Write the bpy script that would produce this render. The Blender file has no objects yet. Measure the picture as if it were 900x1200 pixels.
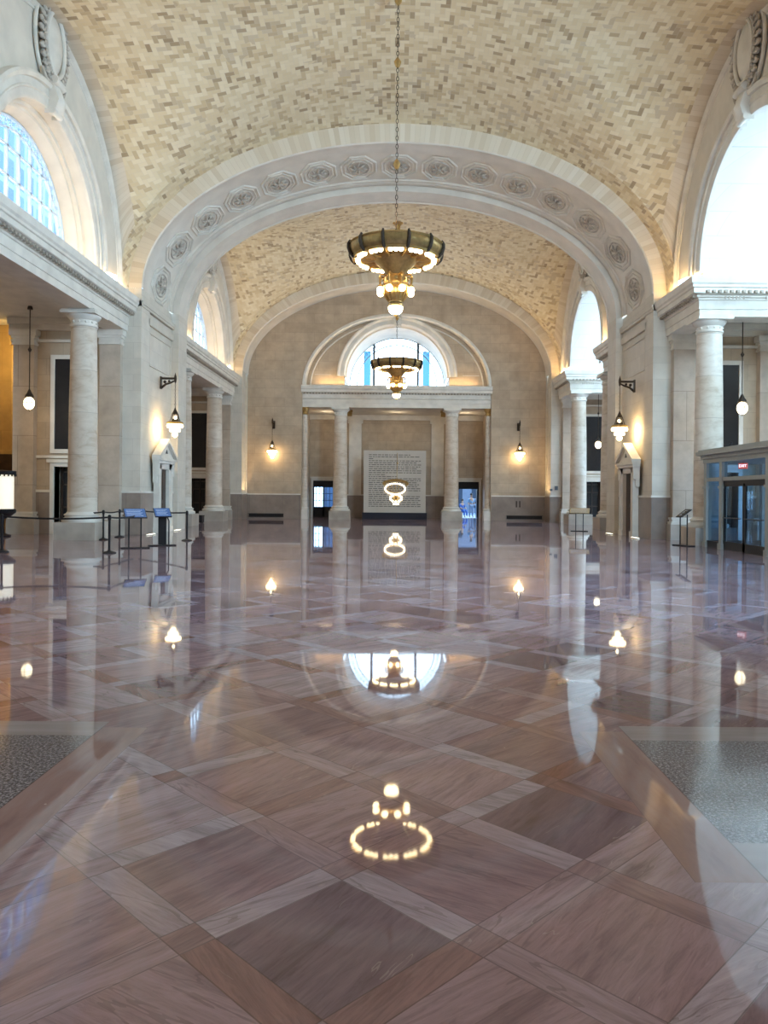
import bpy, math, random
from mathutils import Vector, Matrix
R = math.radians; PI = math.pi
sc = bpy.context.scene; COL = sc.collection
random.seed(7)

# ------------------------------------------------------------------ mesh builder
class MB:
    def __init__(s): s.v = []; s.f = []; s.uv = {}
    def add(s, vs, fs):
        b = len(s.v); s.v += [tuple(p) for p in vs]; s.f += [tuple(i + b for i in f) for f in fs]; return s
    def box(s, x0, x1, y0, y1, z0, z1):
        if x0 > x1: x0, x1 = x1, x0
        if y0 > y1: y0, y1 = y1, y0
        return s.add([(x0,y0,z0),(x1,y0,z0),(x1,y1,z0),(x0,y1,z0),(x0,y0,z1),(x1,y0,z1),(x1,y1,z1),(x0,y1,z1)],
                     [(0,3,2,1),(4,5,6,7),(0,1,5,4),(1,2,6,5),(2,3,7,6),(3,0,4,7)])
    def lathe(s, prof, c=(0,0,0), n=32, a0=0, a1=2*PI):
        full = abs(a1 - a0 - 2*PI) < 1e-6; m = n if full else n + 1; vs = []
        for r, z in prof:
            for k in range(m):
                a = a0 + (a1-a0)*k/n
                vs.append((c[0]+r*math.cos(a), c[1]+r*math.sin(a), c[2]+z))
        fs = []
        for i in range(len(prof)-1):
            for k in range(n):
                k2 = (k+1) % m if full else k+1
                fs.append((i*m+k, i*m+k2, (i+1)*m+k2, (i+1)*m+k))
        if full:
            if prof[0][0] > 1e-4: fs.append(tuple(range(m-1,-1,-1)))
            if prof[-1][0] > 1e-4: fs.append(tuple((len(prof)-1)*m+k for k in range(m)))
        return s.add(vs, fs)
    def sphere(s, c, r, n=12, sz=1.0):
        k = max(4, n//2)
        return s.lathe([(max(1e-5, r*math.sin(PI*i/k)), -r*sz*math.cos(PI*i/k)) for i in range(k+1)], c, n)
    def tube(s, pts, r, n=8, closed=False):
        pts = [Vector(p) for p in pts]; N = len(pts); rs = r if isinstance(r, (list, tuple)) else [r]*N
        vs = []; up = None
        for i, p in enumerate(pts):
            a = pts[(i-1) % N] if (closed or i > 0) else p; b = pts[(i+1) % N] if (closed or i < N-1) else p
            t = (b-a).normalized()
            if up is None:
                up = Vector((0,0,1)) if abs(t.z) < .9 else Vector((1,0,0))
            sx = t.cross(up).normalized(); up = sx.cross(t).normalized()
            for k in range(n):
                an = 2*PI*k/n; vs.append(p + (sx*math.cos(an) + up*math.sin(an))*rs[i])
        fs = []
        for i in range(N if closed else N-1):
            j = (i+1) % N
            for k in range(n):
                fs.append((i*n+k, i*n+(k+1)%n, j*n+(k+1)%n, j*n+k))
        if not closed:
            fs += [tuple(range(n-1,-1,-1)), tuple((N-1)*n+k for k in range(n))]
        return s.add(vs, fs)
    def grid(s, rows, closed=False):        # rows of points -> quads
        b = len(s.v); m = len(rows[0]); s.v += [tuple(p) for r in rows for p in r]
        n = len(rows)
        for i in range(n if closed else n-1):
            j = (i+1) % n
            for k in range(m-1): s.f.append((b+i*m+k, b+i*m+k+1, b+j*m+k+1, b+j*m+k))
        return s
    def prism(s, poly, f):                  # poly 2D, f(u,v,w) -> 3D with w in {0,1}
        n = len(poly); vs = [f(u,v,0) for u,v in poly] + [f(u,v,1) for u,v in poly]
        fs = [tuple(range(n-1,-1,-1)), tuple(range(n, 2*n))] + [(i,(i+1)%n,(i+1)%n+n,i+n) for i in range(n)]
        return s.add(vs, fs)
    def build(s, name, mat, parent=None, smooth=True, loc=None):
        me = bpy.data.meshes.new(name); me.from_pydata(s.v, [], s.f); me.update()
        import bmesh
        bm = bmesh.new(); bm.from_mesh(me); bmesh.ops.recalc_face_normals(bm, faces=bm.faces); bm.to_mesh(me); bm.free()
        if smooth:
            me.polygons.foreach_set('use_smooth', [True]*len(me.polygons)); me.set_sharp_from_angle(angle=R(35))
        me.materials.append(mat)
        o = bpy.data.objects.new(name, me); COL.objects.link(o)
        if parent: o.parent = parent
        if loc: o.location = loc
        return o

def tag(o, label, cat, group=None, kind=None):
    o['label'] = label; o['category'] = cat
    if group: o['group'] = group
    if kind: o['kind'] = kind
    return o
def thing(name, label, cat, loc=(0,0,0), rz=0, group=None):
    o = bpy.data.objects.new(name, None); COL.objects.link(o); o.location = loc; o.rotation_euler = (0,0,rz)
    o.empty_display_size = .2
    return tag(o, label, cat, group)
def struct(o): o['kind'] = 'structure'; return o
def copy_tree(o, parent=None):
    c = o.copy(); COL.objects.link(c); c.parent = parent
    for ch in list(o.children): copy_tree(ch, c)
    return c
def clone(o, label, loc, rz=None):
    c = copy_tree(o); c['label'] = label; c.location = loc
    if rz is not None: c.rotation_euler = (0,0,rz)
    return c

# ------------------------------------------------------------------ materials
class NT:
    def __init__(s, name):
        s.m = bpy.data.materials.new(name); s.m.use_nodes = True; s.t = s.m.node_tree
        s.b = s.t.nodes['Principled BSDF']
    def n(s, typ, **kw):
        d = s.t.nodes.new(typ)
        for k, v in kw.items():
            if k in d.inputs: s.set(d, k, v)
            else: setattr(d, k, v)
        return d
    def set(s, d, k, v):
        if isinstance(v, bpy.types.NodeSocket): s.t.links.new(v, d.inputs[k])
        else: d.inputs[k].default_value = v
    def ma(s, op, a, b=0.0, c=0.0):
        d = s.t.nodes.new('ShaderNodeMath'); d.operation = op
        s.set(d, 0, a); s.set(d, 1, b); s.set(d, 2, c); return d.outputs[0]
    def xyz(s, x, y, z=0.0):
        d = s.t.nodes.new('ShaderNodeCombineXYZ'); s.set(d,0,x); s.set(d,1,y); s.set(d,2,z); return d.outputs[0]
    def sep(s, v):
        d = s.t.nodes.new('ShaderNodeSeparateXYZ'); s.set(d,0,v); return d.outputs
    def pos(s): return s.t.nodes.new('ShaderNodeNewGeometry').outputs['Position']
    def mix(s, f, a, b, mode='MIX'):
        d = s.t.nodes.new('ShaderNodeMix'); d.data_type = 'RGBA'; d.blend_type = mode
        s.set(d, 0, f); s.set(d, 6, a); s.set(d, 7, b); return d.outputs[2]
    def noise(s, v, scale, detail=3.0, rough=.5, dist=0.0):
        d = s.n('ShaderNodeTexNoise', Vector=v, Scale=scale, Detail=detail, Roughness=rough, Distortion=dist)
        return d.outputs['Fac']
    def white(s, v):
        d = s.t.nodes.new('ShaderNodeTexWhiteNoise'); s.set(d, 'Vector', v); return d.outputs['Value']
    def ramp(s, f, stops, interp='LINEAR'):
        d = s.t.nodes.new('ShaderNodeValToRGB'); s.set(d, 0, f); cr = d.color_ramp; cr.interpolation = interp
        while len(cr.elements) < len(stops): cr.elements.new(.5)
        for e, (p, c) in zip(cr.elements, stops): e.position = p; e.color = (*c, 1)
        return d.outputs[0]
    def bump(s, h, strength, dist=.01):
        d = s.n('ShaderNodeBump', Strength=strength, Distance=dist, Height=h); s.set(s.b, 'Normal', d.outputs[0])
    def out(s, col=None, rough=None, metal=None, spec=None):
        if col is not None: s.set(s.b, 'Base Color', col)
        if rough is not None: s.set(s.b, 'Roughness', rough)
        if metal is not None: s.set(s.b, 'Metallic', metal)
        if spec is not None: s.set(s.b, 'Specular IOR Level', spec)
        return s.m
def c4(c): return (*c, 1.0)

def ashlar(name, c1, c2, joint, w=1.3, h=.62, rough=.55, mortar=.008, mottle=.25):
    t = NT(name); p = t.sep(t.pos()); u = t.ma('ADD', p[0], p[1]); v = t.xyz(u, p[2], 0.0)
    br = t.n('ShaderNodeTexBrick', Vector=v, Scale=1.0)
    br.inputs['Color1'].default_value = c4(c1); br.inputs['Color2'].default_value = c4(c2); br.inputs['Mortar'].default_value = c4(joint)
    br.inputs['Mortar Size'].default_value = mortar; br.inputs['Brick Width'].default_value = w; br.inputs['Row Height'].default_value = h
    br.inputs['Mortar Smooth'].default_value = .3
    nz = t.noise(t.pos(), 1.4, 5.0, .6)
    k = t.ramp(nz, [(.3, (1-mottle,)*3), (.7, (1,1,1))])
    t.bump(t.noise(t.pos(), 30.0), .12, .01)
    return t.out(t.mix(1.0, br.outputs[0], k, 'MULTIPLY'), rough)
def plain(name, c, rough=.5, metal=0.0, mottle=.12, scale=3.0, spec=None, bump=0.0):
    t = NT(name); nz = t.noise(t.pos(), scale, 4.0)
    col = t.ramp(nz, [(.3, tuple(x*(1-mottle) for x in c)), (.7, c)])
    if bump: t.bump(t.noise(t.pos(), 25.0), bump, .01)
    return t.out(col, rough, metal, spec)
def emis(name, c, s, base=(.8,.8,.8)):
    t = NT(name); t.out(c4(base), .4); t.b.inputs['Emission Color'].default_value = c4(c); t.b.inputs['Emission Strength'].default_value = s
    # slight tone variation in the glass, still procedural
    nz = t.noise(t.pos(), 8.0); t.set(t.b, 'Base Color', t.ramp(nz, [(.3, tuple(x*.9 for x in base)), (.7, base)]))
    return t.m
def glass(name, tint=(.9,.96,1), rough=.02, gl=.08):
    m = bpy.data.materials.new(name); m.use_nodes = True; t = m.node_tree; t.nodes.clear()
    o = t.nodes.new('ShaderNodeOutputMaterial'); a = t.nodes.new('ShaderNodeBsdfTransparent'); a.inputs[0].default_value = c4(tint)
    g = t.nodes.new('ShaderNodeBsdfGlossy'); g.inputs['Roughness'].default_value = rough
    lw = t.nodes.new('ShaderNodeLayerWeight'); lw.inputs[0].default_value = .5
    pw = t.nodes.new('ShaderNodeMath'); pw.operation = 'POWER'; pw.inputs[1].default_value = 5; t.links.new(lw.outputs['Facing'], pw.inputs[0])
    f = t.nodes.new('ShaderNodeMath'); f.operation = 'MULTIPLY_ADD'; f.inputs[1].default_value = .6; f.inputs[2].default_value = .04; t.links.new(pw.outputs[0], f.inputs[0])
    x = t.nodes.new('ShaderNodeMixShader'); t.links.new(f.outputs[0], x.inputs[0]); t.links.new(a.outputs[0], x.inputs[1]); t.links.new(g.outputs[0], x.inputs[2])
    t.links.new(x.outputs[0], o.inputs[0]); return m

STONE = ashlar('cream_ashlar', (.53,.42,.30), (.475,.37,.26), (.36,.285,.215))
STONEP = ashlar('pier_ashlar', (.66,.60,.50), (.62,.56,.46), (.54,.48,.40), mottle=.15)
TRIM = plain('pale_carved_stone', (.74,.69,.60), .55, mottle=.18, scale=2.0, bump=.1)
RIM = plain('smooth_arch_stone', (.72,.66,.56), .55, mottle=.16, scale=1.3, bump=.1)
DADO = ashlar('brown_marble_dado', (.33,.26,.21), (.28,.22,.18), (.20,.16,.13), 1.1, 1.8, .3, mottle=.3)
WHITE = ashlar('white_plaster_vault', (.74,.71,.66), (.71,.68,.63), (.56,.53,.48), 1.6, .7, mottle=.06)
ORN = plain('aged_ornament_plaster', (.62,.55,.46), .7, mottle=.45, scale=6.0, bump=.4)
GROOVE = plain('weathered_frieze_stone', (.44,.38,.30), .8, mottle=.4, scale=5.0)
BRASS = plain('aged_brass', (.50,.34,.14), .32, .85, .35, 9.0)
GILT = plain('gilt_bronze', (.66,.44,.17), .28, .85, .3, 12.0)
IRON = plain('dark_bronze', (.075,.055,.04), .45, .6, .3, 10.0)
BLACK = plain('black_metal', (.018,.018,.02), .4, .2)
BLACKP = plain('black_panel', (.022,.021,.022), .22, 0, .2)
WOOD = plain('dark_walnut', (.065,.042,.03), .4, 0, .4, 4.0)
NAVY = plain('dark_navy_base', (.018,.022,.035), .35)
WFRAME = plain('white_window_iron', (.60,.70,.80), .4, 0, .1)
DFRAME = plain('grey_window_iron', (.10,.12,.14), .45)
GREY = plain('grey_painted_frame', (.36,.38,.35), .45)
GLASS = glass('clear_window_glass')
DGLASS = glass('vestibule_glass', (.70,.82,.92))
BULB = emis('lit_bulb', (1,.78,.42), 15)
OPAL = emis('lit_opal_glass', (1,.80,.45), 9)
OPAL2 = emis('lit_globe_glass', (1,.84,.52), 5)
COVE = emis('cove_strip_lens', (1,.74,.36), 4)

# --- brick vault: herringbone laid out in the vault's own surface measure (uv in metres)
def herringbone(name):
    t = NT(name); uv = t.n('ShaderNodeUVMap').outputs[0]; p = t.sep(uv); c = .155
    a = t.ma('DIVIDE', p[0], c); b = t.ma('DIVIDE', p[1], c)
    i = t.ma('FLOOR', a); j = t.ma('FLOOR', b); fx = t.ma('FRACT', a); fy = t.ma('FRACT', b)
    fx = t.ma('SUBTRACT', a, i); fy = t.ma('SUBTRACT', b, j)
    m = t.ma('FLOORED_MODULO', t.ma('SUBTRACT', i, j), 4.0)
    m0 = t.ma('COMPARE', m, 0.0, .1); m1 = t.ma('COMPARE', m, 1.0, .1); m2 = t.ma('COMPARE', m, 2.0, .1); m3 = t.ma('COMPARE', m, 3.0, .1)
    idx = t.ma('SUBTRACT', i, m1); idy = t.ma('SUBTRACT', j, m2); h = t.ma('ADD', m0, m1)
    lx = t.ma('ADD', fx, m1); ly = t.ma('ADD', fy, m2)
    L = t.ma('ADD', 1.0, h); H = t.ma('SUBTRACT', 2.0, h)
    dx = t.ma('MINIMUM', lx, t.ma('SUBTRACT', L, lx)); dy = t.ma('MINIMUM', ly, t.ma('SUBTRACT', H, ly))
    d = t.ma('MINIMUM', dx, dy)
    joint = t.ma('LESS_THAN', d, .05)
    r = t.white(t.xyz(idx, idy, h))
    col = t.ramp(r, [(0, (.34,.25,.15)), (.05, (.45,.345,.21)), (.16, (.57,.45,.27)), (.30, (.64,.53,.335)), (.62, (.68,.58,.385)), (.9, (.73,.64,.455))], 'LINEAR')
    patch = t.noise(uv, .45, 3.0, .6)
    r2 = t.white(t.xyz(idy, idx, t.ma('ADD', h, 5.0)))
    dark = t.ma('MULTIPLY', t.ma('GREATER_THAN', patch, .52), t.ma('GREATER_THAN', r2, .72))
    col = t.mix(t.ma('MULTIPLY', dark, .5), col, c4((.42,.33,.23)))
    col = t.mix(t.ma('MULTIPLY', joint, .45), col, c4((.58,.52,.42)))
    t.bump(t.ma('ADD', t.ma('MULTIPLY', t.ma('SUBTRACT', 1.0, joint), .6), t.ma('MULTIPLY', r2, .6)), .35, .012)
    return t.out(col, .6)
HERR = herringbone('herringbone_tile')
def soldier(name):
    t = NT(name); uv = t.sep(t.n('ShaderNodeUVMap').outputs[0])
    a = t.ma('DIVIDE', uv[0], .19); i = t.ma('FLOOR', a); f = t.ma('SUBTRACT', a, i)
    r = t.white(t.xyz(i, 3.0, 1.0)); j = t.ma('LESS_THAN', t.ma('MINIMUM', f, t.ma('SUBTRACT', 1.0, f)), .035)
    col = t.ramp(r, [(0, (.56,.46,.33)), (.5, (.63,.54,.41)), (1, (.67,.59,.47))])
    col = t.mix(t.ma('MULTIPLY', j, .4), col, c4((.45,.37,.27)))
    return t.out(col, .6)
SOLD = soldier('soldier_course_tile')

# --- marble floor
def floor_mat():
    t = NT('polished_marble_paving'); p = t.sep(t.pos())
    x = t.ma('ADD', p[0], .21); y = p[1]; q = .70711
    u = t.ma('MULTIPLY', t.ma('ADD', x, y), q); v = t.ma('MULTIPLY', t.ma('SUBTRACT', y, x), q)
    P = .746
    a = t.ma('DIVIDE', t.ma('SUBTRACT', u, 2.255), P); b = t.ma('DIVIDE', t.ma('SUBTRACT', v, 2.255), P)
    ia = t.ma('FLOOR', a); ib = t.ma('FLOOR', b); fa = t.ma('SUBTRACT', a, ia); fb = t.ma('SUBTRACT', b, ib)
    su = t.ma('LESS_THAN', fa, .196); sv = t.ma('LESS_THAN', fb, .196)
    reg = t.ma('ADD', su, t.ma('MULTIPLY', sv, 2.0))
    r = t.white(t.xyz(ia, ib, reg)); r2 = t.white(t.xyz(ib, ia, t.ma('ADD', reg, 9.0)))
    anyS = t.ma('MAXIMUM', su, sv)
    tile = t.ramp(r, [(0, (0.174,0.117,0.137)), (.14, (0.241,0.160,0.180)), (.32, (0.302,0.200,0.220)), (.55, (0.347,0.235,0.258)), (.78, (0.364,0.270,0.302)), (1, (0.392,0.324,0.365))])
    strip = t.ramp(r2, [(0, (0.246,0.124,0.104)), (.22, (0.291,0.189,0.200)), (.45, (0.336,0.232,0.258)), (.7, (0.375,0.297,0.336)), (1, (0.414,0.362,0.418))])
    col = t.mix(anyS, tile, strip)
    # veining follows the slab's long side
    swap = t.ma('MULTIPLY', su, t.ma('SUBTRACT', 1.0, sv))
    swap = t.ma('MAXIMUM', swap, t.ma('GREATER_THAN', r2, .86))
    vu = t.ma('ADD', t.ma('MULTIPLY', u, t.ma('SUBTRACT', 1.0, swap)), t.ma('MULTIPLY', v, swap))
    vv = t.ma('ADD', t.ma('MULTIPLY', v, t.ma('SUBTRACT', 1.0, swap)), t.ma('MULTIPLY', u, swap))
    tilt = t.ma('MULTIPLY', t.ma('SUBTRACT', r2, .45), .55)
    vv = t.ma('ADD', vv, t.ma('MULTIPLY', vu, tilt))
    vec = t.xyz(t.ma('MULTIPLY', vu, 1.1), t.ma('MULTIPLY', vv, 9.0), t.ma('MULTIPLY', r, 40.0))
    n1 = t.noise(vec, 1.0, 7.0, .62, .5); n2 = t.noise(vec, 4.0, 5.0, .7, .9)
    veinc = t.ramp(n1, [(.25, (.62,.58,.57)), (.42, (.88,.86,.86)), (.5, (1,1,1)), (.64, (1.12,1.12,1.12)), (.8, (1.3,1.32,1.33))])
    col = t.mix(1.0, col, veinc, 'MULTIPLY')
    fine = t.ramp(n2, [(.3, (.66,.64,.64)), (.5, (1,1,1)), (.7, (1.22,1.22,1.22))])
    col = t.mix(.8, col, fine, 'MULTIPLY')
    n3 = t.noise(t.xyz(t.ma('MULTIPLY', vu, .7), t.ma('MULTIPLY', vv, 4.2), t.ma('MULTIPLY', r, 90.0)), 1.0, 4.0, .5, .15)
    crack = t.ma('MULTIPLY', t.ma('LESS_THAN', t.ma('ABSOLUTE', t.ma('SUBTRACT', n3, .5)), .006), t.ma('GREATER_THAN', r2, .35))
    col = t.mix(t.ma('MULTIPLY', crack, .32), col, c4((.10,.065,.06)))
    scr = t.noise(t.xyz(t.ma('MULTIPLY', vu, 1.2), t.ma('MULTIPLY', vv, 7.0), t.ma('MULTIPLY', r2, 70.0)), 1.0, 3.0, .5, .3)
    scm = t.ma('MULTIPLY', t.ma('LESS_THAN', t.ma('ABSOLUTE', t.ma('SUBTRACT', scr, .42)), .004), t.ma('GREATER_THAN', t.noise(t.pos(), 3.0), .56))
    col = t.mix(t.ma('MULTIPLY', scm, .22), col, c4((.60,.52,.50)))
    cloud = t.ramp(t.noise(t.pos(), .9, 4.0, .6), [(.3, (.86,.86,.88)), (.7, (1.08,1.06,1.05))])
    col = t.mix(1.0, col, cloud, 'MULTIPLY')
    # border strips and granite fields of the octagon bay
    ax = t.ma('ABSOLUTE', x)
    def band(s0, lo, hi): return t.ma('MULTIPLY', t.ma('GREATER_THAN', s0, lo), t.ma('LESS_THAN', s0, hi))
    yy = t.ma('ADD', t.ma('FLOORED_MODULO', t.ma('SUBTRACT', y, 1.9), 5.28), 1.9)   # the bay repeats down the hall
    kb = t.ma('MULTIPLY', band(ax, 1.47, 1.78), band(yy, 3.2, 5.25))
    sideL = t.ma('MULTIPLY', t.ma('GREATER_THAN', ax, 1.78), band(yy, 3.2, 5.38))
    gran = t.ma('MULTIPLY', t.ma('GREATER_THAN', ax, 1.78), band(yy, 3.57, 5.07))
    near = t.ma('LESS_THAN', y, 7.0)
    kb = t.ma('MULTIPLY', kb, near); sideL = t.ma('MULTIPLY', sideL, near); gran = t.ma('MULTIPLY', gran, near)
    bn = t.noise(t.xyz(t.ma('MULTIPLY', x, 7.0), t.ma('MULTIPLY', y, 1.3), 3.0), 1.0, 6.0, .6, .4)
    bcol = t.ramp(bn, [(.3, (.25,.16,.155)), (.5, (.32,.215,.205)), (.7, (.35,.27,.27))])
    lcol = t.ramp(t.noise(t.xyz(x, t.ma('MULTIPLY', y, 9.0), 1.0), 1.0, 6.0, .6), [(.3, (.28,.25,.26)), (.7, (.37,.35,.37))])
    gcol = t.ramp(t.noise(t.pos(), 60.0, 2.0, .8), [(.38, (.06,.058,.065)), (.5, (.17,.165,.185)), (.62, (.40,.39,.43))])
    col = t.mix(sideL, col, lcol); col = t.mix(gran, col, gcol); col = t.mix(kb, col, bcol)
    # joints
    def edge(f, e): return t.ma('LESS_THAN', t.ma('ABSOLUTE', t.ma('SUBTRACT', f, e)), .0035)
    j = t.ma('MAXIMUM', t.ma('MAXIMUM', edge(fa, .004), edge(fb, .004)), t.ma('MAXIMUM', edge(fa, .196), edge(fb, .196)))
    inside = t.ma('MULTIPLY', t.ma('SUBTRACT', 1.0, kb), t.ma('SUBTRACT', 1.0, sideL))
    j = t.ma('MULTIPLY', j, inside)
    jb = t.ma('MULTIPLY', t.ma('MAXIMUM', t.ma('LESS_THAN', t.ma('ABSOLUTE', t.ma('SUBTRACT', ax, 1.47)), .003), t.ma('LESS_THAN', t.ma('ABSOLUTE', t.ma('SUBTRACT', ax, 1.78)), .004)), t.ma('MAXIMUM', kb, sideL))
    j = t.ma('MAXIMUM', j, jb)
    col = t.mix(t.ma('MULTIPLY', j, .55), col, c4((.07,.05,.045)))
    # chips and filler spots
    vor = t.n('ShaderNodeTexVoronoi', Vector=t.pos(), Scale=1.9)
    chip = t.ma('LESS_THAN', t.ma('ADD', vor.outputs['Distance'], t.ma('MULTIPLY', t.noise(t.pos(), 30.0), .03)), .028)
    col = t.mix(t.ma('MULTIPLY', chip, .7), col, c4((.62,.56,.52)))
    rn = t.noise(t.pos(), 2.2, 4.0, .6)
    rough = t.ma('ADD', t.ma('MULTIPLY', rn, .045), .008)
    rough = t.ma('ADD', rough, t.ma('MULTIPLY', gran, .06))
    t.bump(t.ma('ADD', t.noise(t.pos(), .8, 2.0), t.ma('MULTIPLY', r2, .02)), .05, .02)
    t.b.inputs['IOR'].default_value = 1.5
    return t.out(col, rough)
FLOOR = floor_mat()

def column_mat():
    t = NT('travertine_column'); p = t.sep(t.pos())
    z = t.ma('DIVIDE', p[2], 1.45); i = t.ma('FLOOR', z); f = t.ma('SUBTRACT', z, i)
    r = t.white(t.xyz(i, t.ma('FLOOR', t.ma('MULTIPLY', p[1], .3)), t.ma('FLOOR', t.ma('MULTIPLY', p[0], .1))))
    col = t.ramp(r, [(0, (.56,.46,.36)), (.5, (.63,.55,.45)), (1, (.68,.62,.54))])
    n = t.noise(t.xyz(t.ma('MULTIPLY', p[0], 1.2), t.ma('MULTIPLY', p[1], 1.2), t.ma('MULTIPLY', p[2], 2.5)), 1.4, 6.0, .65, .6)
    col = t.mix(1.0, col, t.ramp(n, [(.28, (.72,.64,.56)), (.5, (.95,.93,.9)), (.7, (1.05,1.05,1.05))]), 'MULTIPLY')
    j = t.ma('LESS_THAN', f, .014)
    return t.out(t.mix(t.ma('MULTIPLY', j, .5), col, c4((.30,.24,.19))), .4)
COLM = column_mat()
def facade_mat():
    t = NT('blue_glass_tower'); p = t.sep(t.pos()); v = t.xyz(p[1], p[2], 0.0)
    br = t.n('ShaderNodeTexBrick', Vector=v, Scale=1.0); br.offset = 0.0
    br.inputs['Color1'].default_value = c4((.008,.055,.17)); br.inputs['Color2'].default_value = c4((.018,.10,.25)); br.inputs['Mortar'].default_value = c4((.10,.21,.36))
    br.inputs['Mortar Size'].default_value = .35; br.inputs['Brick Width'].default_value = 2.6; br.inputs['Row Height'].default_value = 3.6
    return t.out(br.outputs[0], .4)
FACADE = facade_mat()

# ------------------------------------------------------------------ hall dimensions (metres, camera at the origin, looking along +Y)
HW = 9.9          # clear half width between piers
SPR = 9.55        # springing height of the ribs
RB = 5.75         # rise of the ribs
CROWN = 16.0; VW = 10.4; D = CROWN - SPR
BAYS = [(15.7, 29.7), (35.3, 49.2)]
RIBS = [(29.7, 35.3), (49.2, 51.0)]
WX = 10.4         # face of the lunette walls

# floor
MB().box(-24, 24, -14, 80, -.3, 0).build('floor', FLOOR, smooth=False)['kind'] = 'structure'

# ---- vault bays
def add_uv(o, uvs):
    me = o.data; l = me.uv_layers.new(name='UVMap')
    for lp in me.loops: l.data[lp.index].uv = uvs[lp.vertex_index]
def vault(y0, y1, name='ceiling'):
    yc = (y0+y1)/2; hl = (y1-y0)/2; aw = hl-.95; p = 2.4
    nx = 128; xs = [PI*k/nx for k in range(nx+1)]
    ys = [-hl, -(aw+hl)/2] + [-aw*math.cos(PI*k/64) for k in range(65)] + [(aw+hl)/2, hl]
    rows = []; m = MB(); eps = 1e-4
    for yv in ys:
        a = D if abs(yv) >= aw else D*(1-math.sqrt(max(0, 1-(yv/aw)**2)))
        a = a + .4*(1-a/D) + eps
        row = []
        for th in xs:
            x = -VW*math.cos(th); e = D*(1-math.sin(th)) + eps
            q = e**-p + a**-p - (D+2*eps)**-p
            drop = q**(-1/p)
            dome = .6*(1-(yv/hl)**2)*math.sin(th)**2
            row.append((x, yc+yv, CROWN-drop+dome))
        rows.append(row)
    nr = len(rows); cx_ = nx//2; cy_ = nr//2
    dist = lambda a, b: math.dist(a, b)
    U = [[0]*(nx+1) for _ in rows]; W = [[0]*(nx+1) for _ in rows]
    for j in range(nr):
        for k in range(cx_+1, nx+1): U[j][k] = U[j][k-1] + dist(rows[j][k], rows[j][k-1])
        for k in range(cx_-1, -1, -1): U[j][k] = U[j][k+1] - dist(rows[j][k], rows[j][k+1])
    for k in range(nx+1):
        for j in range(cy_+1, nr): W[j][k] = W[j-1][k] + dist(rows[j][k], rows[j-1][k])
        for j in range(cy_-1, -1, -1): W[j][k] = W[j+1][k] - dist(rows[j][k], rows[j+1][k])
    uvs = [(U[j][k]+20, W[j][k]+20) for j in range(nr) for k in range(nx+1)]
    m.grid(rows); o = m.build(name, HERR); add_uv(o, uvs); o['kind'] = 'structure'
    for side in (0, 1):                       # soldier course where the vault meets the lunette
        ks = [2, 6, 10, 13]; ks = ks if side == 0 else [nx-k for k in ks]
        b = MB(); rr = []; uv = []; js = range(3, nr-3)
        for j in js:
            sh = -.02 if rows[j][ks[0]][1] > yc else .02; f = abs(rows[j][ks[0]][1]-yc)/aw
            rr.append([(rows[j][k][0]*(1-.0012), rows[j][k][1]+sh*f, rows[j][k][2]-.02*(1-f*.6)) for k in ks])
            uv += [(W[j][ks[0]], q) for q in range(len(ks))]
        b.grid(rr); o2 = b.build('trim_20', SOLD); add_uv(o2, uv); o2['kind'] = 'structure'
    return o
vaults = [vault(*b) for b in BAYS]

def ell(a, b, z0, t): return (-a*math.cos(t), z0 + b*math.sin(t))
NA = 96
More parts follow.
